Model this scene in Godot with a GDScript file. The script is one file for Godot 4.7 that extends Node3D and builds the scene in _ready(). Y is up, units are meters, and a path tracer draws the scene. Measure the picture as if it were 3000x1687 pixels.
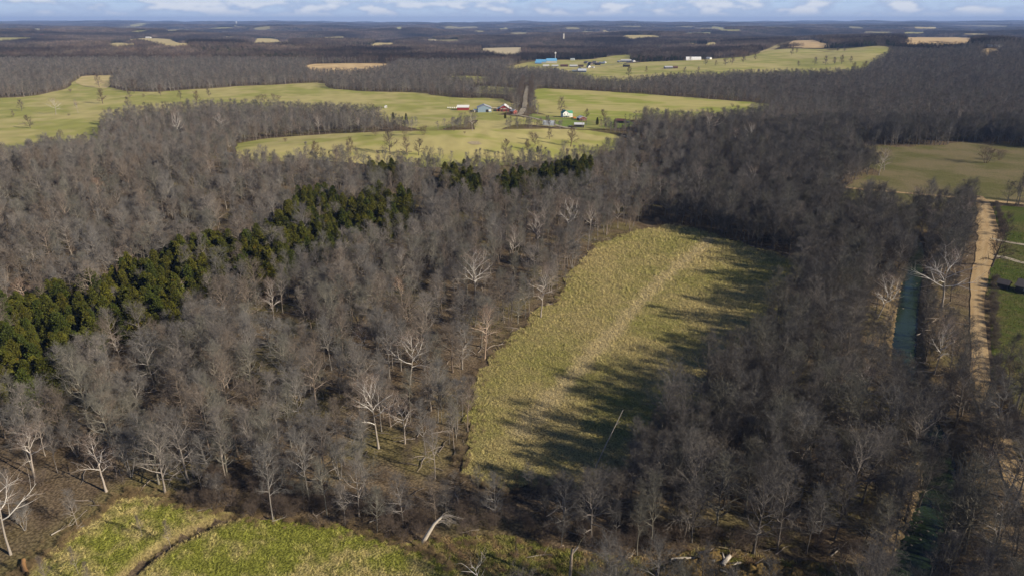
extends Node3D

# x runs right, depth runs away from the camera (depth = -z); heights in metres above the river bottom land
const RIVER = [302,742.5,208.8,601.8,165.8,526.2,143,464.5,137.9,390.2,182.4,360.6,206.8,350.4,200.6,322.9,180.8,287.1,159.4,253.9,140.4,220.9,127.9,199.4,119.5,181.2,114.8,165.5,110.8,152,104.7,138.7,97.2,127.2,87.1,115,78.7,105.3,70.3,94.5]
const LAND = {
	"field": ["tan", [-9.1,132,-11.3,143,-12.6,156.9,-12.3,167.4,-10.7,180.2,-6.5,194.6,0,212.4,8.1,230,17.7,243.2,21.7,261.6,28.9,287,38.3,310.7,51.2,327.3,70.9,341.8,88.8,350.2,100.9,334.6,108.7,320.1,118.3,304.1,129.8,290.9,105.2,238.3,85.8,211.6,65.5,182.5,46.8,155.8,35.6,144,22.8,129.5,10.9,130.9,3.1,129.5,-3.9,129.1]],
	"meadow": ["green", [-95.8,101.8,-94,107.2,-91.8,115,-88.7,123.7,-88,128.4,-78.1,125.4,-70.6,122.3,-64.2,121.2,-57.8,120.1,-46.8,117.9,-36.2,116.5,-29.3,114.5,-22.5,111.8,-14.3,107.2,-7.9,101.8,0,91.5,0,80,-88.7,80,-100,96.8]],
	"bank": ["bank", [-22.5,111.8,-14.2,113,0,114,13.8,109.1,27.2,107.2,41.9,111,54.1,106.2,66.3,106.2,70.9,103.8,69,94.4,0,91.5,-7.9,101.8,-14.3,107.2]],
	"glade": ["straw", [-163.8,186.4,-156.9,188.7,-145.9,180.1,-140.2,173,-142.2,170.2,-155.5,175]],
	"right_field": ["olive", [266.8,484.8,249,465.3,222.9,449.4,178.8,373.9,203.1,362,225.9,350.6,278.6,398.2,304.2,396.4,351.6,380.4,484.1,538.6,433.7,582,418.3,602.7,400,611.9,358.2,586.3,330.4,583.3,311.3,591.7,286.4,595,258.3,518.8]],
	"lawn": ["lawn", [282.8,390.1,296.4,385.3,341.7,368.6,177.8,167.4,139.8,161.1,138.9,167.4,146.5,183.3,161,207,179,236.4,191.4,257.7,210.4,282.5,226,301.5,247.4,328.6,265.1,360.4]],
	"knoll_pasture": ["pasture", [-225.8,562,-218.4,596.7,-199.8,603.4,-150.2,609.1,-74.7,583.2,-30,608.5,18.9,640,61.2,654.2,85.4,641.7,101.3,621.4,81.4,546.7,55.6,508.6,14.6,490.4,-23.1,464.4,-68.2,456.6,-114.1,459.4,-148.5,460.3,-177.7,441]],
	"left_pasture": ["pasture", [-747.1,933.1,-714.9,984.2,-688.2,1016.5,-700.8,1114.1,-773.6,1248.9,-808.6,1334.1,-727.5,1263,-646.4,1137.2,-563.8,1061.5,-516.9,1093.5,-471,1150.8,-422.9,1188.2,-373.7,1214.7,-328.7,1256.2,-293.6,1117.6,-208.4,1079.4,-138.7,1063.6,-76.4,985.9,-28.9,994.8,6.8,933.6,3.4,864.6,-22.2,757.4,-38.2,709.7,-52.1,626.3,-69.2,589.1,-88.8,605.1,-129.6,719,-161.8,755.6,-196.2,807.5,-259.2,821.1,-323.6,833.2,-370.4,848.5,-407.5,798.2,-435.7,778.4,-412.8,697.4,-356.3,583.1,-368.8,574.3,-400.7,593,-378.7,534.2,-333.8,404.4]],
	"left_brush_pasture": ["straw", [-786.9,1276.3,-832.3,1380,-781.1,1380.5,-734.3,1421.7,-714.3,1381.7,-732.3,1305.4,-647.5,1137.2,-644.7,1114.5,-723.6,1184.5]],
	"lane_pasture": ["bright", [31.8,1140,86,1114.8,154.7,1068,241.3,997.4,296.9,942.1,341.9,896.5,292.8,813.1,223.9,740.7,171.6,701.9,127.7,745.4,93.2,731.8,71.2,727.1,27.8,812.5,25.4,933.3]],
	"farm_yard": ["lawn2", [27.8,812.5,71.2,727.1,124,744.9,124.4,704.5,115.6,671.7,84.4,659.8,60.8,650.3,45.6,662.1,28,715.9,15.2,777.1]],
	"barn_pasture": ["pasture", [-38.8,794.8,0,786.1,28,715.9,45.3,657.8,32.6,662.5,0,672.1,-16.8,569.9,-31.6,559.7,-33.6,624.3]],
	"back_pasture": ["pasture", [-56.7,1177.9,16.5,1140.3,14.8,1022.4,-25.2,1042.8,-64.2,1063.5,-59.3,1118]],
	"middle_pasture": ["pasture", [-143.9,1365.8,-100.5,1399.9,-39.2,1365.5,-42.3,1257.9,-57.3,1190.6,-123.6,1287.9]],
	"village_pasture": ["pasture", [-38.9,1633.4,47.2,1649.7,147.9,1549,199.5,1609.4,298.4,1792.6,440,1852.6,544.8,1882.5,629.4,1839.2,781.2,2249.3,899.3,2115.9,960.8,2035.8,1027.7,1942.2,878,1667.8,772.3,1511.3,696.3,1396.1,645.2,1309.5,572.6,1272.1,494.1,1289.3,439.8,1311.8,346.5,1290.3,265.7,1258.2,165.6,1146.2,139.8,1211.7,119.7,1314.3,94.7,1414,64.1,1490.6,-37.1,1554.1]],
	"village_green": ["pasture", [-23,1613.3,54.6,1916.5,131.7,1981.5,215,1968.2,315.4,2218.7,376.4,2271.2,314.4,1890.8,216.1,1513.2,97,1454.1,41.6,1456,-21.3,1490.7]],
	"cleared_field": ["pale", [-147.8,3130.7,-60.9,3227.3,96.6,3148.7,10.9,2302.5,35,2111.2,-19.5,2060.9,-83.8,2214.1]],
	"cleared_field_left": ["orange", [-501.2,1698.6,-415,1744.8,-279.9,1756,-272.6,1683.2,-276.6,1451.2,-327.3,1371.7,-402.3,1406]],
	"hill_field": ["straw", [-1930,3600.2,-2053.9,3974.7,-1978.7,4012.3,-1748.8,3794.9,-1074.8,2442.5,-1033.3,2296.6,-1027.4,2178.5,-1120.6,2309.7]],
	"hill_field_right": ["straw", [-967.4,2537.6,-1458.5,4136.1,-1582.9,4523.7,-1467.2,4592.3,-858.3,2872.7,-890.4,2702.6]],
	"red_roof_field": ["pasture", [-2907,3638.3,-2614.6,3711.8,-2417.3,3730,-2251.2,3445.3,-2161.5,3063.3,-2478.7,3096.9]],
	"strip_field": ["orange", [867.8,2304.5,1348.9,3416.1,1153.4,2756.3,949.1,2144.9,901.8,2151.4,870.8,2201.4]],
	"strip_field_right": ["straw", [684.8,2016,958.8,2609.6,997.6,2648.1,915.5,2443.4,682.4,1954.4]],
	"cleared_hill": ["orange", [1049.8,1949.8,2479.2,4572.4,2578.1,4428.2,2770,4371.6,1138.9,1761.7,1104.5,1833.8,1062.6,1897.3]],
	"pale_field_far": ["straw", [507.1,3270.3,658.1,4006.8,735,4017.2,578.2,3327.2]],
	"pale_field_village": ["straw", [623.4,4153.6,711.4,4100,822.8,3986.1,696.5,3532,546.5,3423.1]],
	"house_clearing": ["orange", [1107.2,1711.2,1139.8,1688.3,998.9,1473.2,949.7,1455.9]],
	"clearing_0": ["dull", [1645.6,5666.9,1674.5,5651.9,1694.1,5605.6,1727.5,5607.3,1741.7,5545.4,1694,5391.2,1664.9,5374.3,1622.1,5389.7,1598.4,5442.2,1588.3,5494.7]],
	"clearing_1": ["dull", [2781.1,5763.3,2857.2,5804.1,2867,5708.7,2916.2,5695.3,2954.9,5661.9,2510.5,4822.7,2475.2,4808,2447,4845.8,2422.9,4947.4,2405.2,4971.2]],
	"clearing_2": ["straw", [915.2,7381,959,7402.6,897.8,6642.8,929.3,6603.8,1065.1,7281.3,948.3,6536.5,925,6580.6,912.1,6612.3,862.1,6678.5,836.6,6706]],
	"clearing_3": ["dull", [-1238.2,4754.8,-1204,4756.4,-1173.7,4774.8,-1150.4,4824.4,-1115.8,4826.3,-1078.8,4634.1,-1110,4616.5,-1140.9,4590.8,-1147.1,4569,-869.4,3353.7]],
	"clearing_4": ["straw", [2882.3,4646.8,2890.6,4595.1,2926.7,4589.7,2922.4,4520.5,2939.1,4485.8,2831.5,4323.4,2770.5,4287.6,2792.3,4384.3,2757.8,4400.9,2736.9,4398.8]],
	"clearing_5": ["pasture", [-3304.5,7922.9,-3640.7,8918.6,-3225,8074.1,-3125.2,8001.3,-3016.1,7899.4,-2800.9,7338.9,-3005.5,7673.7,-3063,7703.4,-3136.2,7733.3,-3325.2,7940.3]],
	"clearing_6": ["dull", [-1707.5,4295,-1684,4303.2,-1684.4,4374.7,-1683,4443.2,-1855.5,4981.6,-1488.7,3996.4,-1651,4353,-1516.7,3926.7,-1669.8,4255.2,-1545.3,3887.9]],
	"clearing_7": ["dull", [-600.3,5101.1,-421.4,3944.6,-376.5,3924.7,-333.1,3917.2,-292.2,3941.1,-274,3642.5,-313,3610.2,-345,3659.4,-391.6,3643.5,-424.7,3670.2]],
	"clearing_8": ["dull", [1404.1,9492.5,1465.4,9427.3,1527.9,9374.6,1591.8,9335.1,1658.6,9315.8,1618.1,9114.1,1571.9,9127.8,1437,8920.1,1361.1,8830.9,1313.9,8790.4]],
	"clearing_11": ["pasture", [-5591.4,10353,-5504.5,10307.3,-5446.9,10318,-5429.9,10408.6,-4929.5,9561.7,-4720.9,9134.6,-4366.6,8328.8,-4855.2,9192.3,-4411.6,8301.8,-4386.4,8140.7]],
	"clearing_12": ["straw", [4037.7,7324.7,4075.3,7287.5,4987.8,8795.9,5051.4,8785.3,5159.2,8852,4135.6,7063.4,4080.8,7066.1,3990.1,7060.9,3958.3,7086.5,3914.3,7083.6]],
	"clearing_13": ["pasture", [3008.7,5605.9,3073.6,5643.8,3544.2,6414.3,3604.1,6430.8,3652.7,6426.1,2641.5,4666,2627.6,4670.8,2587.1,4667.5,2567.7,4707.1,2551.9,4748.5]],
	"clearing_14": ["dull", [-18.4,6936.2,22.3,6918.5,63.5,6972.1,105,7007.2,144.9,6941.5,95.7,4665.2,74.9,4686.4,37.1,4686.5,7.3,4763.3,-8,4777.9]],
	"clearing_16": ["dull", [-4105.1,6261.3,-4073.8,6236.5,-4051.3,6225,-4046.9,6241.6,-3948,6109.7,-2724.2,4217.8,-2693.6,4153.7,-2693.6,4145,-2723.1,4152.5,-2715.7,4145.6]],
	"clearing_17": ["pasture", [1427.9,5996,1449.6,5857.3,1478.8,5758.2,1512.5,5683.8,1535.7,5575.4,1298,4708,1260.1,4703.3,1225.4,4721.9,994.6,4023.3,938.7,3963]],
	"clearing_18": ["straw", [-659.9,3142,-563,2838.6,-646.7,3466.6,-743.3,4251,-613.6,3760.8,-466.5,2867.5,-505,2848.4,-511.7,2717,-535.7,2729.9,-591.3,2788.5]],
	"clearing_19": ["pasture", [-4040.7,8485.8,-3988.7,8524.4,-3895.8,8472.1,-3831.6,8484.5,-2911.4,6565,-2921.5,6554.1,-2957.8,6533.5,-2153.1,4655,-2171.3,4625.4,-2193.3,4614.9]],
	"clearing_20": ["pasture", [1670.1,5824.9,1683.1,5740.5,1704.5,5688.1,1722.6,5626.4,1763.8,5643.2,1748.1,5593.1,1649,5416.9,1635.8,5482.3,1607.2,5459.7,1588.5,5557]],
	"clearing_21": ["dull", [2097.8,9053.7,2129.4,9023.7,2174.8,9053.9,2189,8951.9,2226.5,8949.5,2141.7,8701.7,2132.3,8711,2101.5,8754.7,2088.8,8772.3,2060.4,8849.1]],
	"clearing_22": ["straw", [-1724.4,3093.3,-1759.4,3206.3,-1779.2,3294.6,-1734.8,3263.8,-1404.4,2684.7,-1200.3,2297.4,-1198.6,2261.8,-1216.3,2245,-1261.8,2301.1,-1252.3,2252.3]],
	"clearing_23": ["dull", [2250.3,8724.2,2291.2,8659.7,2340.1,8628.5,2406.3,8663.6,2457.4,8641.6,1629.3,5722.5,1618.7,5856,1586.3,5899.7,1590.1,5956.3,2054.3,8026.2]],
	"clearing_24": ["dull", [-3676.9,9642.5,-3654.4,9686.5,-2956.3,7918.1,-3575.5,9683.8,-3516.9,9628.7,-2779.5,7578.2,-2815.1,7601.7,-2880.8,7755.9,-2997.5,7930.7,-3620.2,9490.1]],
	"clearing_25": ["straw", [747.7,3090,764.9,3033.7,713.8,2721.4,858.7,3153.9,893.6,3164.4,722.9,2568.6,715,2628.4,711.8,2693.3,691.8,2735.8,737.2,3045]],
	"far_field_0": ["pasture", [-6680.6,12731.7,-6635.4,13603.5,-6590.2,13207.3,-4697.4,9405.3,-4964.2,9535.7]],
	"far_field_1": ["dull", [-2556.8,7198.3,-2466.2,7414.2,-2375.6,7160.2,-2319.8,6987.9,-2437.2,6948.3]],
	"far_field_2": ["dull", [-873.2,9346.4,-685.4,10973.9,-497.5,10654.2,-418.3,8951,-796.8,8970.4]],
	"far_field_3": ["pasture", [-165.4,8847.3,-107.3,10850,-49.2,10534,-39.5,8454.6,-118.8,8467.6]],
	"far_field_4": ["dull", [-327.9,6369,-318.1,8481.8,-308.3,8234.8,-233.2,6225.6,-287.3,6135]],
	"far_field_5": ["dull", [537.7,7669.1,629.4,7946.3,721.1,7714.8,698.7,7471.7,539.3,7207.1]],
	"far_field_6": ["pasture", [2357.3,8621.9,2438.8,8880.6,2520.2,8557.9,1653.5,5611.8,1605.3,5769.3]],
	"far_field_7": ["dull", [2146.3,6291.8,2611.2,8073.4,3076.2,7838.2,2362.9,6017.2,1898.5,5486.6]],
	"far_field_8": ["dull", [3495.2,7555.2,3562.1,7781.9,3629,7542.5,3541.1,7356.3,3414.9,7304.1]],
	"far_field_9": ["pasture", [-2436.8,4648.1,-2421.4,4949.8,-2406.1,4805.6,-2270.9,4533.6,-2310.4,4444.5]],
	"far_field_10": ["dull", [650.6,6947.5,716.7,7174.8,782.7,6965.8,749.6,6669.7,661,6719.9]],
	"far_field_11": ["dull", [6609.6,10893.3,6815.9,11220.1,7022.3,10303.4,6640.9,9739.4,6463.6,10566]],
	"far_field_12": ["pasture", [-1415.2,8650.1,-1356.5,8936.8,-1297.9,8676.5,-847.5,5663.8,-903.2,5680.4]],
}
const WAYS = {
	"dirt_road": [[286.7,411,280,396.6,267.5,374.7,254.6,353.6,239.4,328.6,220.2,301.5,203.2,278.1,184.3,250.3,167.3,223.9,152.1,199.4,140,179.1,132.9,165.5,126.8,152,120.3,137.4,115.2,123.7,110.3,109], [5,6,8,9,9.5,8,6,5,4.6,4.6,4.8,5,5,5,5,5]],
	"cross_road": [[195,465.3,206.8,438.3,236.7,422.9,262.6,412,280.7,401.5,300.3,390.8,343.5,370.7], [3,3.2,3.5,4,5,5,5]],
	"gravel_drive": [[236.8,322.9,239.7,318.4,245.9,312.9,267.6,298.9], [3,3,3,3]],
	"gravel_drive_2": [[220.7,296.6,224.2,294.1,227.2,286.1,242.7,267.5], [3.2,3.2,3.2,3.2]],
	"lane": [[26,1176.7,19.8,1022.3,16.9,913.5,14.7,864.5,11.1,812.3,7.7,791], [6,6,6,6,7,7]],
	"farm_road": [[0,795.3,9.6,786.5,21.9,745.2,31.2,708.5,41.4,674.8,48.6,658.8,61.2,654.2], [5,6,5,5,5,6,6]],
	"farm_road_2": [[102.3,628.1,106.7,612.7,112,594.8,116.7,580.1,121,565.6], [5,5,5,5,5]],
	"village_road": [[98.3,1469.6,143.5,1582.9,197.5,1658,247.9,1736.5,298.4,1792.6,347.5,1875.8], [6,6,6,6,6,6]],
	"driveway": [[-54.4,1074,-41.5,1073.9,-28.4,1068.5], [9,9,5]],
	"ravine": [[-75.9,96.8,-74.2,102.7,-72.9,107.2,-71,110.5,-69.4,113,-66.2,115.5,-63.2,118.7,-60,120.1], [2.6,2.4,2.2,2.6,1.8,1.8,1.6,1.4]],
}
const SYCAMORE = [ # x, depth, height, spread, kind
	Vector3(-30.3,178.1,17), Vector2(12.9,0),
	Vector3(-33.6,145.3,20.1), Vector2(12.6,0),
	Vector3(-27.3,147.4,15.8), Vector2(8.5,1),
	Vector3(-14.2,241.5,20.5), Vector2(18.7,0),
	Vector3(10.4,226.9,20.7), Vector2(9.8,1),
	Vector3(-0.5,286.9,18.1), Vector2(9,1),
	Vector3(12.2,301.3,20.8), Vector2(11,1),
	Vector3(26.4,327,19.8), Vector2(14.3,0),
	Vector3(37.9,322.6,19.8), Vector2(10,1),
	Vector3(55,341.6,15.9), Vector2(7,1),
	Vector3(90,405.4,14.2), Vector2(11.3,1),
	Vector3(-48.6,197,10.3), Vector2(8.6,0),
	Vector3(-41.8,239.7,11.6), Vector2(10.2,2),
	Vector3(-8.7,194.6,18.3), Vector2(9.6,2),
	Vector3(-219.7,356.7,14.8), Vector2(11,2),
	Vector3(-180,341.9,9), Vector2(8.8,1),
	Vector3(-121,232.2,11.8), Vector2(6.8,0),
	Vector3(-155.2,247.2,9.9), Vector2(9.2,1),
	Vector3(-138.5,293,11.2), Vector2(8.4,1),
	Vector3(-163.6,270.9,12.1), Vector2(8.6,1),
	Vector3(-182.9,238.3,11), Vector2(12.7,2),
	Vector3(-124.2,193.3,9), Vector2(8.5,1),
	Vector3(-83.4,218,18.5), Vector2(7.1,1),
	Vector3(-101.1,108.6,24.8), Vector2(8,0),
	Vector3(-112.4,133.4,15.4), Vector2(9.4,1),
	Vector3(-92.8,128.4,15.5), Vector2(11.4,1),
	Vector3(161.7,236.4,22.9), Vector2(19,0),
	Vector3(128.9,184.4,18.2), Vector2(8.2,0),
	Vector3(132.8,226.9,16.5), Vector2(12.2,0),
	Vector3(144,407,21.9), Vector2(12.4,0),
	Vector3(215,390.3,14.6), Vector2(6.9,1),
	Vector3(227.9,374.9,15.6), Vector2(9.5,1),
	Vector3(204.7,391.9,13.4), Vector2(9.9,1),
	Vector3(233.1,339.5,15.1), Vector2(10.5,1),
	Vector3(210,329.8,14.1), Vector2(9.4,1),
	Vector3(234.1,353.7,12.1), Vector2(10.9,1),
	Vector3(255.3,470.8,15.9), Vector2(11.8,1),
	Vector3(142.7,447.6,14.1), Vector2(10.1,0),
	Vector3(111.9,397.8,20.8), Vector2(11.1,1),
	Vector3(197.2,299.2,14.7), Vector2(10.9,1),
	Vector3(169.9,592.4,29.5), Vector2(20.5,1),
	Vector3(197,573,24.1), Vector2(14.2,0),
	Vector3(189,585.4,17.1), Vector2(14.5,1),
	Vector3(429.8,671.1,21.6), Vector2(16.4,1),
	Vector3(265,513.3,16.6), Vector2(12.8,1),
	Vector3(267.6,488.1,18.3), Vector2(12.2,1),
	Vector3(-291.8,609,27.6), Vector2(13.5,0),
	Vector3(-272.3,645.8,18.7), Vector2(14.3,0),
	Vector3(-526.7,806.1,18.3), Vector2(15.7,0),
	Vector3(-373.9,581.1,10.5), Vector2(11.5,0),
	Vector3(-508.1,818.6,16.3), Vector2(6,1),
	Vector3(-171.5,615.3,16.9), Vector2(7.6,1),
	Vector3(-34.2,598.3,18.4), Vector2(8.9,1),
	Vector3(-138.9,624.3,11.7), Vector2(9.2,1),
	Vector3(-64.7,437.9,13), Vector2(6.6,1),
	Vector3(-85.6,441.4,11.7), Vector2(4.4,1),
	Vector3(-177.8,399.7,14.2), Vector2(10.1,1),
	Vector3(110,130.9,10.7), Vector2(7,1),
	Vector3(95.5,162,15.7), Vector2(13.8,1),
]
const SOLO = [
	Vector4(-589.7,841.4,10.7,0),
	Vector4(-559.5,782,5.6,0),
	Vector4(-484.1,697,10.7,0),
	Vector4(-534.7,917.6,15.1,0),
	Vector4(-473.6,865.6,11.4,0),
	Vector4(-534.1,984.8,8.7,0),
	Vector4(-456.1,967.5,9.5,0),
	Vector4(-410.6,914,13.3,0),
	Vector4(-431.2,1003.5,9.4,0),
	Vector4(-669.3,1148.7,16.4,0),
	Vector4(-567.9,1061.4,15.8,0),
	Vector4(-506.7,1017.3,12.8,0),
	Vector4(-86.5,486,14.6,1),
	Vector4(-74.2,484.4,10.5,0),
	Vector4(-66.4,485.8,10.1,0),
	Vector4(-113.8,483.8,9.1,0),
	Vector4(31.6,585.7,8.3,0),
	Vector4(18.2,546,8,0),
	Vector4(11.8,526,6.7,0),
	Vector4(47.8,559.2,13.9,0),
	Vector4(-5,504.7,9.5,0),
	Vector4(57.5,812.9,14.6,0),
	Vector4(77.8,728.5,9,0),
	Vector4(92.5,698.1,11.4,0),
	Vector4(-9.6,1042.6,11.6,0),
	Vector4(450.8,1817.2,12.3,0),
	Vector4(442.7,1637.2,13.3,0),
	Vector4(456.2,1601.9,9.4,0),
	Vector4(478.1,1606.5,17.4,0),
	Vector4(502.4,1636.7,17,0),
	Vector4(542.8,1683.7,15.2,0),
	Vector4(591.5,1746.9,11,0),
	Vector4(708.5,1824.2,13.1,0),
	Vector4(741.7,1877,10.1,0),
	Vector4(879.2,1949,9.6,0),
	Vector4(874.3,1896.5,10.2,0),
	Vector4(654.9,1549,13.3,0),
	Vector4(669.1,1529.2,15.2,0),
	Vector4(686.8,1527.1,12.4,0),
	Vector4(699.5,1521.7,14.4,0),
	Vector4(718.4,1519.5,11.7,0),
	Vector4(617.5,1542.9,9.8,0),
	Vector4(220.9,1348.5,16.6,0),
	Vector4(275.4,1462.4,10,0),
	Vector4(344.8,1428.5,9.8,0),
	Vector4(370.5,1419.6,9.7,0),
	Vector4(628.2,1316.1,16.2,0),
	Vector4(671.5,1364.9,16.1,0),
	Vector4(246.6,327.5,9.5,2),
	Vector4(210,281.6,14.3,2),
	Vector4(146.4,177,7.9,2),
	Vector4(-132.7,461.4,10.3,0),
	Vector4(204.6,446.3,13.1,0),
]
const BUSH = [
	Vector3(-666.5,1066,5),
	Vector3(-521.9,998.5,4.2),
	Vector3(-555.7,894.6,3.8),
	Vector3(-504.3,793.8,2.7),
	Vector3(-181.3,551.3,3),
	Vector3(-39.5,575.9,2),
	Vector3(-336.5,950.7,8.9),
	Vector3(-329.7,972.3,6.8),
	Vector3(-319.9,963.6,6.3),
	Vector3(-346.4,959.2,6.3),
	Vector3(-72.2,995,9.3),
	Vector3(-64.7,990.4,9.7),
	Vector3(-77.4,999.7,7.9),
	Vector3(-38.9,1004.1,6.1),
	Vector3(-24.1,994.7,4.7),
	Vector3(-14.4,990,5.1),
	Vector3(-4.8,980.8,5.1),
	Vector3(-48.6,1004.2,4.7),
	Vector3(-31.4,999.4,4.7),
	Vector3(17,571.5,6.7),
	Vector3(358.5,514.8,12.8),
	Vector3(375.8,525.4,7.8),
	Vector3(11.8,526,5.2),
	Vector3(-111.7,565.3,5.5),
	Vector3(-86.9,558.5,7),
	Vector3(-71.9,560.5,7.1),
	Vector3(-49.5,591.6,4.6),
	Vector3(-237.4,563,4.4),
]
const CEDAR_BAND = [
	[-189.1,234.6,-179.5,231.5,-166.7,235.1,-158.1,242.1,-156.9,256.8,-148.9,277.5,-144.2,286.5,-134.9,301.1,-124,296.9,-115.2,317.6,-116.6,369.1,-100.9,358.8,-84.3,367,-73.7,381.4,-57.4,375.2,-51.4,338.4,-59.6,309.6,-70.8,309.2,-74.4,270.8,-89.8,274.9,-90.6,254.2,-101.4,242.9,-116.2,253.9,-118.4,225.9,-110.3,205.4,-121.1,200,-135,205.3,-127,185.4,-129.2,164.7,-131.1,159.2,-135.3,157.4],
	[-44.5,399.1,-33.4,386,-22.5,365.9,-15.8,387.7,-21.1,417.2,-34.7,430.6,-42.8,425.3],
	[-12.1,399.2,0,420,22.1,439.8,47.4,473.9,56,465.4,50.4,435.2,29.4,415.2,12.2,401.5,-4,388.7],
	[-116.5,375.4,-104.4,380.4,-92,359.8,-97,350.2,-109.8,357.8],
	[-91.6,435.2,-69.4,431.9,-65.8,421.3,-88.9,420.7],
]
const CEDAR_ONE = [
	Vector3(-133.1,159.4,4.8),
	Vector3(-136.8,173,7.2),
	Vector3(-158.8,390.3,6),
	Vector3(-166.2,328.5,5.3),
	Vector3(-30.3,463.9,6.5),
	Vector3(-32.1,455.5,6.9),
	Vector3(59.9,476.1,5.3),
	Vector3(110.9,502.6,5),
	Vector3(92.2,482.3,4.9),
	Vector3(83.9,683.3,6.6),
	Vector3(90.7,673.4,4.5),
	Vector3(99.3,670.9,6.8),
	Vector3(-7.1,727.3,5.6),
	Vector3(-121.3,711.6,6.8),
	Vector3(-105.1,691.8,6.6),
	Vector3(-65.9,1190.7,5.5),
	Vector3(-57.9,1203.5,5),
	Vector3(19.5,521,4.4),
	Vector3(46.8,491.7,6.6),
	Vector3(37.8,485.7,6.1),
]
const FOG := true

const HC := 100.0
const PITCH := 21.3
var rng := RandomNumberGenerator.new()
var nz := FastNoiseLite.new()
var nf := FastNoiseLite.new()
var n3 := FastNoiseLite.new()
var river := PackedVector2Array()
var ditch := PackedVector2Array()
var lands := {}      # name -> [kind, PackedVector2Array, Rect2]
var land_list := []
var way_list := []   # [name, PackedVector2Array, widths, Rect2]
var mats := {}
var grain: NoiseTexture2D
var grain_big: NoiseTexture2D
var taken := {}

class MB:
	var v := PackedVector3Array()
	var n := PackedVector3Array()
	var c := PackedColorArray()
	var i := PackedInt32Array()
	func tri(a: Vector3, b: Vector3, d: Vector3, col: Color) -> void:
		var nn := (d - a).cross(b - a).normalized()
		var k := v.size()
		v.push_back(a); v.push_back(b); v.push_back(d)
		n.push_back(nn); n.push_back(nn); n.push_back(nn)
		c.push_back(col); c.push_back(col); c.push_back(col)
		i.push_back(k); i.push_back(k + 1); i.push_back(k + 2)
	func quad(a: Vector3, b: Vector3, d: Vector3, e: Vector3, col: Color) -> void:
		tri(a, b, d, col); tri(a, d, e, col)
	func twig(p: Vector3, dir: Vector3, length: float, w: float, col: Color, r: RandomNumberGenerator) -> void:
		var s := dir.cross(Vector3(r.randf() - 0.5, r.randf() - 0.5, r.randf() - 0.5)).normalized() * (w * 0.5)
		tri(p - s, p + s, p + dir * length, col)
	func tube(pts: PackedVector3Array, rad: PackedFloat32Array, sides: int, col: Color, cap := false) -> void:
		var m := pts.size()
		var k := v.size()
		for j in m:
			var t := (pts[mini(j + 1, m - 1)] - pts[maxi(j - 1, 0)]).normalized()
			var a := t.cross(Vector3(0.31, 0.17, 0.93)).normalized()
			var b := t.cross(a)
			for s in sides:
				var g := TAU * s / sides
				var o := a * cos(g) + b * sin(g)
				v.push_back(pts[j] + o * rad[j]); n.push_back(o); c.push_back(col)
		for j in m - 1:
			for s in sides:
				var p0 := k + j * sides + s
				var p1 := k + j * sides + (s + 1) % sides
				i.push_back(p0); i.push_back(p0 + sides); i.push_back(p1)
				i.push_back(p1); i.push_back(p0 + sides); i.push_back(p1 + sides)
		if cap:
			for e in [0, m - 1]:
				var q := v.size()
				var t2 := (pts[1] - pts[0]).normalized() * (-1.0 if e == 0 else 1.0)
				for s in sides:
					v.push_back(v[k + e * sides + s]); n.push_back(t2); c.push_back(col * 1.6)
				for s in sides - 2:
					i.push_back(q); i.push_back(q + s + 1); i.push_back(q + s + 2)
	func box(o: Vector3, s: Vector3, col := Color.WHITE) -> void:  # o is the middle of the base
		var a := o + Vector3(-s.x / 2, 0, -s.z / 2)
		var p := []
		for k in 8:
			p.push_back(a + Vector3(s.x if k & 1 else 0.0, s.y if k & 2 else 0.0, s.z if k & 4 else 0.0))
		quad(p[4], p[6], p[7], p[5], col); quad(p[0], p[1], p[3], p[2], col)
		quad(p[0], p[2], p[6], p[4], col); quad(p[1], p[5], p[7], p[3], col)
		quad(p[2], p[3], p[7], p[6], col); quad(p[0], p[4], p[5], p[1], col)
	func arrays() -> Array:
		var a := []
		a.resize(Mesh.ARRAY_MAX)
		a[Mesh.ARRAY_VERTEX] = v; a[Mesh.ARRAY_NORMAL] = n; a[Mesh.ARRAY_COLOR] = c; a[Mesh.ARRAY_INDEX] = i
		return a
	func mesh() -> ArrayMesh:
		var m := ArrayMesh.new()
		m.add_surface_from_arrays(Mesh.PRIMITIVE_TRIANGLES, arrays())
		return m

# ---------------------------------------------------------------- the lie of the land
func sst(a: float, b: float, x: float) -> float:
	var t := clampf((x - a) / (b - a), 0.0, 1.0)
	return t * t * (3.0 - 2.0 * t)

func bump(x: float, d: float, cx: float, cd: float, sx: float, sd: float) -> float:
	var p := (x - cx) / sx
	var q := (d - cd) / sd
	return exp(-0.5 * (p * p + q * q))

func seg(p: Vector2, a: Vector2, b: Vector2) -> float:
	var v := b - a
	return (p - a - v * clampf((p - a).dot(v) / v.length_squared(), 0.0, 1.0)).length()

func near_line(p: Vector2, l: PackedVector2Array) -> float:
	var m := 1e9
	for k in l.size() - 1:
		m = minf(m, seg(p, l[k], l[k + 1]))
	return m

func river_dist(x: float, d: float) -> float:
	if x < -80.0 or x > 420.0 or d > 900.0:
		return 1e9
	return near_line(Vector2(x, d), river)

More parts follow.
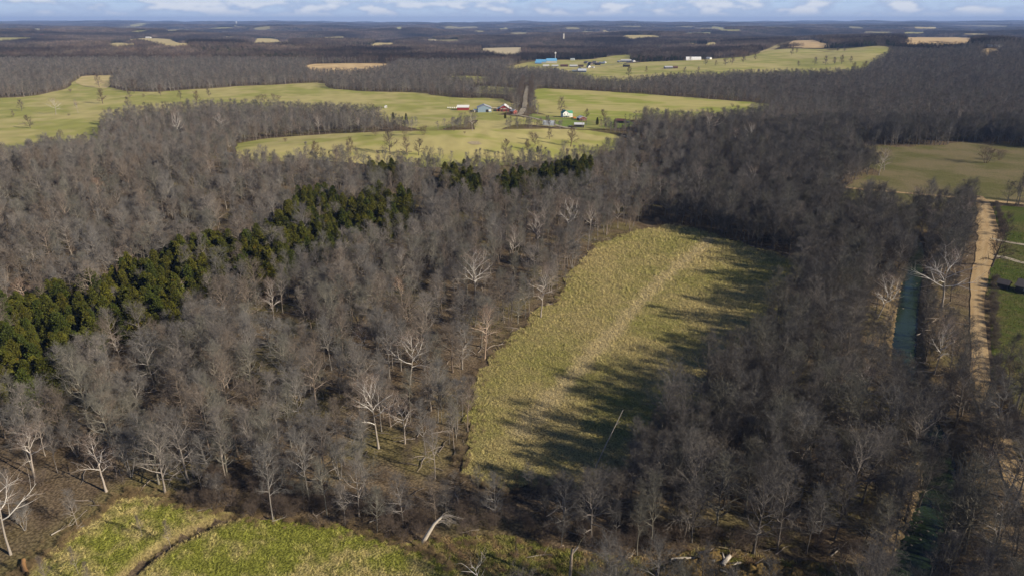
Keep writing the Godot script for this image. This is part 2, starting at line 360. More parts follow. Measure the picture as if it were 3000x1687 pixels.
func hh(x: float, d: float) -> float:
	var h := 0.0
	if d < 900.0:
		var r := seg(Vector2(x, d), Vector2(-360, 360), Vector2(-70, 545))
		h += 14.0 * exp(-0.5 * (r / 80.0) * (r / 80.0)) + 6.0 * bump(x, d, -40, 690, 170, 60)
	var u := sst(1300, 5000, d)
	if u > 0.0:
		h += u * (18.0 + 27.0 * sin(x * 0.0021 + 0.7 + 0.6 * sin(d * 0.0007)) * sin(d * 0.00175 + 0.4) + 15.0 * sin(x * 0.0049 + d * 0.0011 + 2.0) * sin(d * 0.0039 + 1.1))
	if u > 0.0:
		var vw := (x + 60.0) / (420.0 + 0.07 * d)
		h -= 24.0 * u * exp(-0.5 * vw * vw)
	h += 38.0 * bump(x, d, 1250, 1750, 420, 560) * (1.0 + 0.16 * sin(x * 0.013 + d * 0.006) + 0.10 * sin(x * 0.021 - d * 0.013)) + 16.0 * bump(x, d, 1500, 3000, 900, 700) + 14.0 * bump(x, d, -900, 2300, 500, 500)
	var w := sst(4500, 15000, d)
	if w > 0.0:
		h += w * (38.0 + 10.0 * sin(x * 0.0006 + 1.0) + 9.0 * sin(d * 0.0011 + x * 0.0003))
	var f := sst(13000, 19000, d)
	if f > 0.0:
		h += f * (14.0 + 16.0 * (x / 15000.0) * (x / 15000.0) + 11.0 * sin(x * 0.0009 + 0.5) + 9.0 * sin(x * 0.0021 + 2.0))
	if d < 900.0:
		var m := river_dist(x, d)
		if m < 10.0:
			h -= 3.2 * (1.0 - sst(1.5, 8.0, m))
		if d < 140.0 and x < -20.0 and x > -90.0:
			var q := near_line(Vector2(x, d), ditch)
			if q < 2.2:
				h -= 1.1 * (1.0 - sst(0.3, 2.0, q))
	return h

func at(x: float, d: float, up := 0.0) -> Vector3:
	return Vector3(x, hh(x, d) + up, -d)

func pts2(a: Array) -> PackedVector2Array:
	var p := PackedVector2Array()
	for k in a.size() / 2:
		p.push_back(Vector2(a[2 * k], a[2 * k + 1]))
	return p

func rounded(p: PackedVector2Array, times: int, closed: bool) -> PackedVector2Array:
	for t in times:
		var q := PackedVector2Array()
		var m := p.size() if closed else p.size() - 1
		if not closed:
			q.push_back(p[0])
		for k in m:
			var b := p[(k + 1) % p.size()]
			q.push_back(p[k].lerp(b, 0.25)); q.push_back(p[k].lerp(b, 0.75))
		if not closed:
			q.push_back(p[p.size() - 1])
		p = q
	return p

func bounds(p: PackedVector2Array) -> Rect2:
	var r := Rect2(p[0], Vector2.ZERO)
	for q in p:
		r = r.expand(q)
	return r

func in_land(p: Vector2) -> bool:
	for l in land_list:
		if l[2].has_point(p) and Geometry2D.is_point_in_polygon(p, l[1]):
			return true
	return false

func on_way(p: Vector2, spare: float) -> bool:
	for w in way_list:
		if w[3].has_point(p) and near_line(p, w[1]) < w[2] * 0.5 + spare:
			return true
	return false

# ---------------------------------------------------------------- naming
func tag(o: Node, label: String, category := "", group := "", kind := "") -> void:
	o.set_meta("label", label)
	if category: o.set_meta("category", category)
	if group: o.set_meta("group", group)
	if kind: o.set_meta("kind", kind)

func numbered(called: String) -> String:
	var k: int = taken.get(called, -1) + 1
	taken[called] = k
	return called if k == 0 else "%s_%03d" % [called, k]

func thing(called: String, label: String, category: String, place: Vector3, turn := 0.0, group := "") -> Node3D:
	var o := Node3D.new()
	o.name = numbered(called)
	add_child(o)
	o.position = place
	o.rotation.y = turn
	tag(o, label, category, group)
	return o

func part(called: String, m: Mesh, mat: Material, under: Node3D) -> MeshInstance3D:
	var o := MeshInstance3D.new()
	o.name = called
	o.mesh = m
	o.material_override = mat
	under.add_child(o, true)
	return o

func sheet_node(called: String, m: Mesh, mat: Material, label: String, kind := "structure") -> MeshInstance3D:
	var o := MeshInstance3D.new()
	o.name = numbered(called)
	o.mesh = m
	o.material_override = mat
	add_child(o)
	tag(o, label, "", "", kind)
	return o

# ---------------------------------------------------------------- materials
func noise_tex(freq: float, size: int, lo: float, hi: float, s: int, octaves := 4) -> NoiseTexture2D:
	var t := NoiseTexture2D.new()
	var f := FastNoiseLite.new()
	f.noise_type = FastNoiseLite.TYPE_SIMPLEX
	f.seed = s
	f.frequency = freq
	f.fractal_octaves = octaves
	t.width = size; t.height = size
	t.seamless = true
	t.noise = f
	var g := Gradient.new()
	g.set_color(0, Color(lo, lo, lo)); g.set_color(1, Color(hi, hi, hi))
	t.color_ramp = g
	return t

func ground_mat(grain_m: float, relief := 0.0, rough := 1.0) -> StandardMaterial3D:
	var m := StandardMaterial3D.new()
	m.vertex_color_use_as_albedo = true
	m.albedo_texture = grain
	m.uv1_triplanar = true
	m.uv1_world_triplanar = true
	m.uv1_scale = Vector3.ONE / grain_m
	m.roughness = rough
	m.metallic_specular = 0.0
	if relief > 0.0:
		m.heightmap_enabled = true
		m.heightmap_texture = grain
		m.heightmap_scale = relief
	return m

func plain(col: Color, rough := 0.8, metal := 0.0) -> StandardMaterial3D:
	var key := "%s %.2f %.2f" % [col.to_html(), rough, metal]
	if not mats.has(key):
		var m := StandardMaterial3D.new()
		m.albedo_color = col.linear_to_srgb()
		m.albedo_texture = grain_big
		m.uv1_triplanar = true
		m.uv1_scale = Vector3.ONE * 0.23
		m.roughness = rough
		m.metallic = metal
		mats[key] = m
	return mats[key]

func bark_mat(tint: Color) -> StandardMaterial3D:
	var m := StandardMaterial3D.new()
	m.vertex_color_use_as_albedo = true
	m.albedo_color = tint.linear_to_srgb()
	m.roughness = 0.95
	m.metallic_specular = 0.15
	return m

# ---------------------------------------------------------------- sky
func lin(r: float, g: float, b: float) -> Color:
	return Color(r / 255.0, g / 255.0, b / 255.0).srgb_to_linear()

func sky_color(e: float, az: float, f: FastNoiseLite, expo: float) -> Color:
	var top := lin(150, 192, 240)
	var c: Color
	if e < 1.1:
		c = lin(202, 215, 237).lerp(lin(196, 217, 242), clampf(e / 1.1, 0, 1))
	elif e < 7.0:
		c = lin(196, 217, 242).lerp(top, (e - 1.1) / 5.9)
	else:
		c = top.lerp(Color(0.032, 0.072, 0.19), sst(5.0, 24.0, e))
	# a layer of broken cloud, seen flat near the horizon
	var r := 1.0 / tan(deg_to_rad(maxf(e, 0.25) + 1.4))
	var q := f.get_noise_3d(cos(az) * r * 60.0, sin(az) * r * 60.0, 7.0)
	var p := f.get_noise_3d(cos(az) * 1150.0, sin(az) * 1150.0, e * 80.0) + 0.42 * f.get_noise_3d(cos(az) * 210.0, sin(az) * 210.0, 50.0 + e * 14.0)
	var near := 1.0 - sst(2.2, 6.0, e)
	var band := sst(0.25, 0.8, e) * (1.0 - sst(1.15, 2.1, e + 0.35 * p))
	var cover := near * clampf((p + 0.34) * 2.6, 0, 1) * band
	c = c.lerp(lin(176, 192, 222), cover * 0.75)
	var puff := near * clampf((p - 0.04) * 4.0, 0, 1) * band
	c = c.lerp(lin(240, 243, 248), puff * 0.85)
	var wisp := near * clampf((-p - 0.33) * 4.0, 0, 1) * sst(1.0, 1.7, e)
	c = c.lerp(lin(150, 178, 220), wisp * 0.7)
	var high := sst(2.0, 7.0, e) * clampf((q - 0.12) * 3.0, 0, 1)
	c = c.lerp(Color(0.36, 0.43, 0.56), high * 0.4)
	return Color(c.r / expo, c.g / expo, c.b / expo)

func make_sky(expo: float) -> PanoramaSkyMaterial:
	var f := FastNoiseLite.new()
	f.seed = 5
	f.noise_type = FastNoiseLite.TYPE_SIMPLEX
	f.frequency = 0.011
	f.fractal_octaves = 5
	var w := 4096
	var h := 2048
	var im := Image.create_empty(512, 256, false, Image.FORMAT_RGBF)
	for y in 256:
		var e := 90.0 - (y + 0.5) * 180.0 / 256
		for x in 512:
			im.set_pixel(x, y, sky_color(maxf(e, 0.0), TAU * x / 512.0, f, expo))
	im.resize(w, h, Image.INTERPOLATE_BILINEAR)
	for y in range(920, 1025):
		var e2 := 90.0 - (y + 0.5) * 180.0 / h
		for x in w:
			im.set_pixel(x, y, sky_color(maxf(e2, 0.0), TAU * x / w, f, expo))
	var m := PanoramaSkyMaterial.new()
	m.panorama = ImageTexture.create_from_image(im)
	return m

# ---------------------------------------------------------------- ground
func land_color(kind: String, x: float, d: float) -> Color:
	var a := nz.get_noise_2d(x, d)                       # tens of metres
	var b := nf.get_noise_2d(x, d)                       # a few metres
	var s := nz.get_noise_2d(x * 0.3 + 900.0, d * 0.3)
	match kind:
		"tan":
			var n := n3.get_noise_2d(x, d)
			var c := Color(0.46, 0.39, 0.19).lerp(Color(0.32, 0.31, 0.105), clampf(0.36 + a * 0.7 + b * 0.35 + n * 0.25, 0, 1))
			c = c * (1.0 + 0.18 * n)
			var t := seg(Vector2(x, d), Vector2(2, 152), Vector2(60, 262))
			var t2 := seg(Vector2(x, d), Vector2(60, 262), Vector2(98, 322))
			return c.lerp(Color(0.56, 0.47, 0.27), 0.85 * (1.0 - sst(1.2, 4.6, minf(t, t2) + b * 1.5)))
		"green":
			var n := n3.get_noise_2d(x, d)
			var g := Color(0.28, 0.30, 0.06).lerp(Color(0.50, 0.425, 0.19), clampf(0.36 + a * 1.0 + b * 0.8 + n * 0.4, 0, 1))
			g = g * (1.0 + 0.35 * n)
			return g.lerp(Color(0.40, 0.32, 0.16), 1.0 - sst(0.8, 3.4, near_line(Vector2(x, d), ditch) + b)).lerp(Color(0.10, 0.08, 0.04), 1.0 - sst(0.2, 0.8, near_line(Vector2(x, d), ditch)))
		"bank":
			var n := n3.get_noise_2d(x, d)
			return Color(0.33, 0.235, 0.125).lerp(Color(0.19, 0.20, 0.05), clampf(0.40 + a * 0.9 + b * 1.1 + n * 0.6, 0, 1)) * (1.0 + 0.4 * n)
		"pasture": return Color(0.45, 0.40, 0.175).lerp(Color(0.315, 0.32, 0.095), clampf(0.42 + a * 1.0 + s * 1.3 + 0.5 * nz.get_noise_2d(x * 2.6, d * 1.3), 0, 1)) * (1.0 + 0.14 * nz.get_noise_2d(x * 3.1 + 50.0, d * 1.1))
		"bright": return Color(0.45, 0.405, 0.165).lerp(Color(0.30, 0.33, 0.075), clampf(0.42 + a * 0.9 + s * 1.3 + 0.5 * nz.get_noise_2d(x * 1.3, d * 3.0), 0, 1)) * (1.0 + 0.14 * nz.get_noise_2d(x * 1.1 + 50.0, d * 3.4))
		"olive": return Color(0.31, 0.265, 0.15).lerp(Color(0.20, 0.20, 0.08), clampf(0.42 + a * 0.9 + b * 0.5, 0, 1))
		"lawn": return Color(0.12, 0.16, 0.04).lerp(Color(0.21, 0.19, 0.085), clampf(0.3 + a * 0.9 + b * 0.6 + (0.3 if d < 250.0 else -0.1), 0, 1))
		"lawn2": return Color(0.18, 0.24, 0.055).lerp(Color(0.34, 0.31, 0.12), clampf(0.3 + a * 1.2, 0, 1))
		"straw": return Color(0.56, 0.46, 0.24).lerp(Color(0.44, 0.39, 0.17), clampf(0.4 + a, 0, 1))
		"dull": return Color(0.36, 0.31, 0.17).lerp(Color(0.26, 0.25, 0.11), clampf(0.4 + a, 0, 1))
		"pale": return Color(0.62, 0.53, 0.36).lerp(Color(0.5, 0.43, 0.26), clampf(0.4 + a, 0, 1))
		"orange": return Color(0.66, 0.50, 0.28).lerp(Color(0.5, 0.36, 0.19), clampf(0.4 + a, 0, 1))
		"dirt": return Color(0.72, 0.53, 0.30).lerp(Color(0.58, 0.41, 0.22), clampf(0.45 + b * 1.1 + a * 0.5, 0, 1))
		"gravel": return Color(0.64, 0.58, 0.47).lerp(Color(0.52, 0.46, 0.36), clampf(0.45 + b, 0, 1))
		"yard": return Color(0.26, 0.17, 0.10)
	# forest floor: leaf litter with moss and dry grass
	var f := Color(0.285, 0.222, 0.15).lerp(Color(0.175, 0.132, 0.09), clampf(0.5 + b + 0.4 * (n3.get_noise_2d(x, d) if d < 500.0 else 0.0), 0, 1))
	f = f.lerp(Color(0.28, 0.25, 0.10), clampf(a * 1.6 - 0.25, 0, 0.6))
	return f

func sheet(poly: PackedVector2Array, cell: float, lift: float, kind: String, rough := 0.0) -> ArrayMesh:
	var b := MB.new()
	var r := bounds(poly)
	var nx := int(ceil(r.size.x / cell)) + 1
	var nd := int(ceil(r.size.y / cell)) + 1
	var ids := PackedInt32Array()
	ids.resize((nx + 1) * (nd + 1))
	ids.fill(-1)
	var inside := PackedByteArray()
	inside.resize((nx + 1) * (nd + 1))
	for j in nd + 1:
		for k in nx + 1:
			inside[j * (nx + 1) + k] = 1 if Geometry2D.is_point_in_polygon(r.position + Vector2(k, j) * cell, poly) else 0
	var edge := {}
	for k in poly.size():   # every cell that the outline passes
		var p := poly[k]
		var q := poly[(k + 1) % poly.size()]
		var steps := int(p.distance_to(q) / (cell * 0.3)) + 1
		for s in steps + 1:
			var g := (p.lerp(q, float(s) / steps) - r.position) / cell
			edge[Vector2i(int(floor(g.x)), int(floor(g.y)))] = true
	for j in nd:
		for k in nx:
			var o := j * (nx + 1) + k
			var count := inside[o] + inside[o + 1] + inside[o + nx + 1] + inside[o + nx + 2]
			if edge.has(Vector2i(k, j)) or (count > 0 and count < 4):
				var p0 := r.position + Vector2(k, j) * cell
				for piece in Geometry2D.intersect_polygons(PackedVector2Array([p0, p0 + Vector2(cell, 0), p0 + Vector2(cell, cell), p0 + Vector2(0, cell)]), poly):
					var t := Geometry2D.triangulate_polygon(piece)
					var base := b.v.size()
					for q in piece:
						_vert(b, q.x, q.y, lift, kind, rough)
					for m in t.size() / 3:   # turned so that they face up
						b.i.push_back(base + t[3 * m])
						var one := base + t[3 * m + 1]
						var two := base + t[3 * m + 2]
						var area: float = (piece[t[3 * m + 1]] - piece[t[3 * m]]).cross(piece[t[3 * m + 2]] - piece[t[3 * m]])
						b.i.push_back(one if area < 0.0 else two); b.i.push_back(two if area < 0.0 else one)
			elif count == 4:
				var q4 := [o, o + 1, o + nx + 1, o + nx + 2]
				for m in q4:
					if ids[m] < 0:
						ids[m] = b.v.size()
						_vert(b, r.position.x + (m % (nx + 1)) * cell, r.position.y + (m / (nx + 1)) * cell, lift, kind, rough)
				b.i.append_array(PackedInt32Array([ids[q4[0]], ids[q4[2]], ids[q4[1]], ids[q4[1]], ids[q4[2]], ids[q4[3]]]))
	return b.mesh()

func _vert(b: MB, x: float, d: float, lift: float, kind: String, rough: float) -> void:
	var e := 2.0 if d < 700.0 else 12.0
	var h := hh(x, d)
	var y := h + lift
	if rough > 0.0:
		y += rough * (nf.get_noise_2d(x * 2.0, d * 2.0) + 0.6)
	b.v.push_back(Vector3(x, y, -d))
	b.n.push_back(Vector3(h - hh(x + e, d), e, hh(x, d + e) - h).normalized())
	b.c.push_back(land_color(kind, x, d))

func ribbon(line: PackedVector2Array, widths: Array, lift: float, kind: String, crown := 0.0) -> ArrayMesh:
	var b := MB.new()
	var across := 6
	var m := line.size()
	for k in m:
		var t := (line[mini(k + 1, m - 1)] - line[maxi(k - 1, 0)]).normalized()
		var s := Vector2(t.y, -t.x)
		var f := float(k) / (m - 1) * (widths.size() - 1)
		var w := lerpf(widths[int(f)], widths[mini(int(f) + 1, widths.size() - 1)], f - floor(f))
		for a in across + 1:
			var u := float(a) / across - 0.5
			var e := 0.0
			if a == 0 or a == across:
				e = nf.get_noise_2d(line[k].x * 3.0 + a * 50.0, line[k].y * 3.0) * 0.16
			var p := line[k] + s * w * (u + e * signf(u))
			_vert(b, p.x, p.y, lift + crown * (0.25 - u * u), kind, 0.0)
			if kind == "dirt":   # two worn wheel tracks, pale and packed
				var wheel := 1.0 - sst(0.05, 0.13, absf(absf(u) - 0.2))
				b.c[b.c.size() - 1] = b.c[b.c.size() - 1].lerp(Color(0.76, 0.58, 0.35), wheel * 0.7)
	for k in m - 1:
		for a in across:
			var o := k * (across + 1) + a
			b.i.append_array(PackedInt32Array([o, o + across + 1, o + 1, o + 1, o + across + 1, o + across + 2]))
	return b.mesh()

func axis(lo: float, fine_lo: float, fine_hi: float, hi: float, step: float, growth: float) -> PackedFloat32Array:
	var a := PackedFloat32Array()
	var left := []
	var p := fine_lo
	var s := step
	while p > lo:
		s *= growth
		p -= s
		left.push_back(p)
	left.reverse()
	for q in left:
		a.push_back(q)
	p = fine_lo
	while p < fine_hi:
		a.push_back(p)
		p += step
	s = step
	while p < hi:
		a.push_back(p)
		s *= growth
		p += s
	a.push_back(p)
	return a

func terrain() -> ArrayMesh:
	var b := MB.new()
	var xs := axis(-20500, -260, 320, 20500, 2.5, 1.07)
	var ds := axis(-300, 60, 640, 24500, 2.5, 1.045)
	var nx := xs.size()
	for d in ds:
		for x in xs:
			_vert(b, x, d, 0.0, "litter", 0.0)
			if d < 560.0 and x > 20.0 and x < 300.0:
				var m := river_dist(x, d)
				if m < 16.0:   # sand and gravel bars along the water
					b.c[b.c.size() - 1] = Color(0.33, 0.25, 0.145).lerp(b.c[b.c.size() - 1], sst(5.5, 10.0, m + 3.0 * nf.get_noise_2d(x, d)))
	for j in ds.size() - 1:
		for k in nx - 1:
			var o := j * nx + k
			b.i.append_array(PackedInt32Array([o, o + nx, o + 1, o + 1, o + nx, o + nx + 1]))
	return b.mesh()

# ---------------------------------------------------------------- trees
# One bare broadleaf tree: [trunk with its limbs, crown of branches and twigs].
func gen_tree(p: Dictionary, sd: int) -> Array:
	var r := RandomNumberGenerator.new()
	r.seed = sd
	var tk := MB.new()
	var cr := MB.new()
	var hgt: float = p.h
	var bark: Color = p.bark
	var limb_col: Color = p.get("limb", bark)
	var twig_col: Color = p.twig
	var stems: int = p.get("stems", 1)
	for st in stems:
		var path := PackedVector3Array()
		var rad := PackedFloat32Array()
		var pos := Vector3.ZERO
		var dir := Vector3(r.randfn(0, 0.05), 1, r.randfn(0, 0.05))
		if stems > 1:
			var sa := TAU * st / stems + r.randf()
			dir = Vector3(cos(sa) * p.spread, 1, sin(sa) * p.spread)
			pos = Vector3(cos(sa), 0, sin(sa)) * 0.2
		var segs := 8
		var hs := hgt * float(p.get("top_at", 0.95)) * (1.0 if stems == 1 else r.randf_range(0.7, 1.0))
		for k in segs + 1:
			path.push_back(pos)
			var t := float(k) / segs
			rad.push_back(p.r * (pow(1.0 - t, 0.8) * 0.93 + 0.07) * (1.35 if k == 0 else 1.0))
			dir = (dir.normalized() + Vector3(r.randfn(0, p.wander * 0.7), 0.3, r.randfn(0, p.wander * 0.7)) * 0.6).normalized()
			pos += dir * (hs / segs)
		tk.tube(path, rad, 6, bark)
		var n: int = p.limbs
		var az := r.randf() * TAU
		for q in n + 2:
			var u := (q + r.randf() * 0.8) / n
			var top := q >= n
			var t2 := lerpf(p.bole, 0.97, minf(u, 1.0))
			var f := t2 * segs
			var k2 := mini(int(f), segs - 1)
			var start := path[k2].lerp(path[k2 + 1], f - k2)
			var rr := lerpf(rad[k2], rad[k2 + 1], f - k2)
			az += 2.4 + r.randfn(0, 0.35)
			var el := deg_to_rad(lerpf(p.low, p.high, u) + r.randfn(0, 8.0))
			var ld := Vector3(cos(az) * cos(el), sin(el), sin(az) * cos(el))
			var len: float = p.reach * lerpf(1.0, p.top, u) * r.randf_range(0.75, 1.2)
			if q == 0 and r.randf() < 0.5:
				len *= 0.7
			var lp := PackedVector3Array([start])
			var share: float = p.get("share", 0.62)
			var lr := PackedFloat32Array([rr * share])
			var dirs := PackedVector3Array([ld])
			var ls := 5
			var cp := start
			for k in ls:
				cp += ld * len / ls
				lp.push_back(cp)
				lr.push_back(rr * share * (1.0 - 0.86 * float(k + 1) / ls) + 0.006)
				ld = (ld + Vector3(r.randfn(0, p.wander * 1.6), p.lift + r.randfn(0, p.wander * 0.8), r.randfn(0, p.wander * 1.6))).normalized()
				dirs.push_back(ld)
			tk.tube(lp, lr, 4, limb_col)
			var nb: int = p.branches
			for j in nb:
				var s := lerpf(0.22, 1.0, (j + r.randf()) / nb) * ls
				var k3 := mini(int(s), ls - 1)
				var bp := lp[k3].lerp(lp[k3 + 1], s - k3)
				var side := dirs[k3].cross(Vector3(r.randfn(), r.randfn(), r.randfn())).normalized()
				var bd := (dirs[k3] + side * r.randf_range(0.6, 1.3) + Vector3(0, p.lift * 2.0, 0)).normalized()
				var bl: float = len * p.blen * r.randf_range(0.55, 1.15) * (1.15 - 0.5 * s / ls) + 0.5
				var mid := bp + bd * bl * 0.5
				var bd2 := (bd + Vector3(r.randfn(0, 0.2), p.lift * 1.5, r.randfn(0, 0.2))).normalized()
				var end := mid + bd2 * bl * 0.5
				var br := lerpf(lr[k3], lr[k3 + 1], s - k3) * float(p.get("bshare", 0.55)) + 0.004
				cr.tube(PackedVector3Array([bp, mid, end]), PackedFloat32Array([br, br * 0.6, 0.006]), 3, limb_col.lerp(twig_col, p.get("fade", 0.6)))
				for t3 in int(p.twigs):
					var w := (t3 + r.randf()) / float(p.twigs)
					var tp := bp.lerp(mid, w * 2.0) if w < 0.5 else mid.lerp(end, w * 2.0 - 1.0)
					var td := ((bd if w < 0.5 else bd2) + Vector3(r.randfn(0, 0.55), r.randfn(0.12, 0.45), r.randfn(0, 0.55))).normalized()
					var tl: float = p.tlen * r.randf_range(0.6, 1.3)
					var shade := r.randf_range(0.75, 1.25)
					var tc := Color(twig_col.r * shade, twig_col.g * shade, twig_col.b * shade)
					cr.twig(tp, td, tl, p.tw, tc, r)
					for t4 in int(p.twiglets):
						var x4 := r.randf_range(0.15, 0.95)
						var fd := (td + Vector3(r.randfn(0, 0.6), r.randfn(0.1, 0.5), r.randfn(0, 0.6))).normalized()
						cr.twig(tp + td * tl * x4, fd, tl * r.randf_range(0.4, 0.8), p.tw * 0.8, tc, r)
	return [tk, cr]

func gen_cedar(h: float, w: float, sd: int, n: int, size: float) -> Array:
	var r := RandomNumberGenerator.new()
	r.seed = sd
	var tk := MB.new()
	var cr := MB.new()
	tk.tube(PackedVector3Array([Vector3.ZERO, Vector3(0.05, h * 0.5, 0), Vector3(0, h * 0.95, 0)]), PackedFloat32Array([0.2, 0.12, 0.03]), 6, Color(0.16, 0.10, 0.07))
	# boughs: each a plume of sprays that droops at its tip
	var boughs := n / 26
	for k in boughs:
		var t := (k + r.randf()) / boughs
		var y := h * lerpf(0.06, 0.97, t)
		var prof := minf(1.0, pow(1.0 - t, 0.6) * 1.1) * (0.75 + 0.25 * minf(1.0, t * 5.0))
		var reach := w * prof * r.randf_range(0.6, 1.12)
		var az := k * 2.4 + r.randfn(0, 0.3)
		var o := Vector3(cos(az), r.randf_range(0.15, 0.75), sin(az)).normalized()
		var tone := r.randf()
		var c := Color(0.060, 0.063, 0.018).lerp(Color(0.088, 0.092, 0.02), tone * tone)
		if r.randf() < 0.02:
			c = Color(0.11, 0.085, 0.02)
		tk.tube(PackedVector3Array([Vector3(0, y, 0), Vector3(0, y, 0) + o * reach * 0.9]), PackedFloat32Array([0.05, 0.012]), 3, Color(0.13, 0.09, 0.06))
		for j in 26:
			var s := sqrt(r.randf_range(0.05, 1.0))
			var p := Vector3(0, y, 0) + o * reach * s + Vector3(r.randfn(), r.randfn() * 0.7, r.randfn()) * (0.16 * reach + 0.1)
			var d := (o * 0.7 + Vector3(r.randfn(0, 0.5), r.randfn(0.35, 0.5), r.randfn(0, 0.5))).normalized()
			var sh := r.randf_range(0.7, 1.35)
			var cc := Color(c.r * sh, c.g * sh, c.b * sh)
			var side := d.cross(Vector3(r.randfn(), r.randfn(), r.randfn())).normalized() * size * 0.3
			cr.tri(p - d * size * 0.4, p + side, p + d * size * 0.7, cc)
			cr.tri(p - d * size * 0.4, p + d * size * 0.7, p - side, cc)
	return [tk, cr]

func both(a: Array) -> ArrayMesh:
	var m := ArrayMesh.new()
	m.add_surface_from_arrays(Mesh.PRIMITIVE_TRIANGLES, a[0].arrays())
	m.add_surface_from_arrays(Mesh.PRIMITIVE_TRIANGLES, a[1].arrays())
	return m

# A patch of far forest, 30 m across: simple trees only.
func gen_patch(sd: int, cedars: float) -> ArrayMesh:
	var r := RandomNumberGenerator.new()
	r.seed = sd
	var b := MB.new()
	for k in 17:
		var o := Vector3((k % 4) * 7.5 - 11.0 + r.randf_range(-3.5, 3.5), 0, (k / 4) * 7.5 - 13.0 + r.randf_range(-3.5, 3.5))
		var h := r.randf_range(12.0, 19.0)
		var w := r.randf_range(3.2, 5.0)
		var dark := r.randf() < cedars
		var shade := r.randf_range(0.7, 1.3)
		var c := Color(0.098, 0.081, 0.072)
		if dark:
			c = Color(0.03, 0.037, 0.014)
			h *= 0.72; w *= 0.75
		c = Color(c.r * shade, c.g * shade, c.b * shade)
		b.tube(PackedVector3Array([o, o + Vector3(0, h * 0.8, 0)]), PackedFloat32Array([0.28, 0.1]), 3, Color(0.12, 0.105, 0.095) * shade)
		for j in (150 if dark else 150):
			var t := r.randf()
			var rr := w * (sin(PI * (0.25 + 0.7 * t)) if not dark else 1.0 - t * 0.85) * sqrt(r.randf())
			var az := r.randf() * TAU
			var p := o + Vector3(cos(az) * rr, h * lerpf(0.38 if not dark else 0.1, 0.93, t), sin(az) * rr)
			var d := (Vector3(cos(az) * 0.6, 0.75, sin(az) * 0.6) + Vector3(r.randfn(0, 0.4), r.randfn(0, 0.3), r.randfn(0, 0.4))).normalized()
			b.twig(p, d, r.randf_range(1.4, 2.8), 0.2 if not dark else 0.6, c, r)
	return b.mesh()

class Mass:
	var buf := PackedFloat32Array()
	var n := 0
	func put(pos: Vector3, turn: float, sx: float, sy: float, col: Color) -> void:
		var c := cos(turn) * sx
		var s := sin(turn) * sx
		buf.append_array(PackedFloat32Array([c, 0, s, pos.x, 0, sy, 0, pos.y, -s, 0, c, pos.z, col.r, col.g, col.b, 1.0]))
		n += 1

func mass_node(called: String, label: String, masses: Array, meshes: Array, mat: Material, piece := "tree_mass") -> void:
	var root := Node3D.new()
	root.name = numbered(called)
	add_child(root)
	tag(root, label, "", "", "stuff")
	for k in masses.size():
		if masses[k].n == 0:
			continue
		var mm := MultiMesh.new()
		mm.transform_format = MultiMesh.TRANSFORM_3D
		mm.use_colors = true
		mm.mesh = meshes[k]
		mm.instance_count = masses[k].n
		mm.buffer = masses[k].buf
		var o := MultiMeshInstance3D.new()
		o.name = piece
		o.multimesh = mm
		o.material_override = mat
		o.set_meta("kind", "stuff")
		root.add_child(o, true)

func new_masses(n: int) -> Array:
	var a := []
	for k in n:
		a.push_back(Mass.new())
	return a

# ---------------------------------------------------------------- labels that need telling apart
var pending := []   # [node, label, x over depth]
const ORDER := ["leftmost", "second from the left", "third from the left", "fourth from the left", "fifth from the left", "sixth from the left", "seventh from the left", "eighth from the left", "ninth from the left", "tenth from the left", "eleventh from the left", "twelfth from the left"]

func later(o: Node3D, label: String) -> void:
	pending.push_back([o, label, o.position.x / -o.position.z])

func settle_labels() -> void:
	var by := {}
	for p in pending:
		if not by.has(p[1]): by[p[1]] = []
		by[p[1]].push_back(p)
	for k in by:
		var l: Array = by[k]
		l.sort_custom(func(a, b): return a[2] < b[2])
		for j in l.size():
			var s: String = k
			if l.size() > 1 and l.size() <= 24:
				var from_right := l.size() - 1 - j
				if j < 12 and j <= from_right + 3: s += ", " + ORDER[j]
				else: s += ", " + String(ORDER[mini(from_right, 11)]).replace("left", "right")
			l[j][0].set_meta("label", s)

func edge_dist(p: Vector2, poly: PackedVector2Array) -> float:
	var m := near_line(p, poly)
	return minf(m, seg(p, poly[poly.size() - 1], poly[0]))

func in_cedars(p: Vector2) -> bool:
	for q in cedar_land:
		if q[1].has_point(p) and Geometry2D.is_point_in_polygon(p, q[0]):
			return true
	return false

var cedar_land := []

func before_sycamore(p: Vector2) -> bool:   # the big sycamores stand in gaps of the canopy
	for k in SYCAMORE.size() / 2:
		var q: Vector3 = SYCAMORE[2 * k]
		if absf(p.x - q.x * p.y / q.y) < 4.0 and p.y > q.y - 15.0 and p.y < q.y + 3.0:
			return true
	return false

func place_words(x: float, d: float) -> String:
	var p := Vector2(x, d)
	if d < 150.0 and edge_dist(p, lands["meadow"][1]) < 9.0: return "by the green meadow"
	if d < 150.0 and edge_dist(p, lands["bank"][1]) < 9.0: return "on the brushy bank"
	if d < 400.0 and edge_dist(p, lands["field"][1]) < 12.0:
		return "on the sunny field edge" if x < 8.0 + (d - 130.0) * 0.36 else "on the shaded field edge"
	if d < 560.0 and river_dist(x, d) < 16.0: return "on the river bank"
	if d < 420.0 and x > 100.0 and x > 60.0 + d * 0.6: return "beside the dirt road"
	if d < 380.0 and x > (d - 130.0) * 0.42: return "in the dark river woods"
	if d < 160.0: return "behind the green meadow" if x > -60.0 else "left of the green meadow"
	if d < 260.0 and x > -75.0: return "left of the tan field"
	if d < 290.0: return "below the cedar band"
	if d < 430.0: return "near the cedar band"
	if d < 640.0 and x > 90.0: return "beyond the tan field"
	if d < 640.0: return "on the wooded crest"
	if d < 1000.0 and x < -90.0: return "below the left pasture"
	if d < 1000.0: return "near the farm"
	return "far out in the valley"

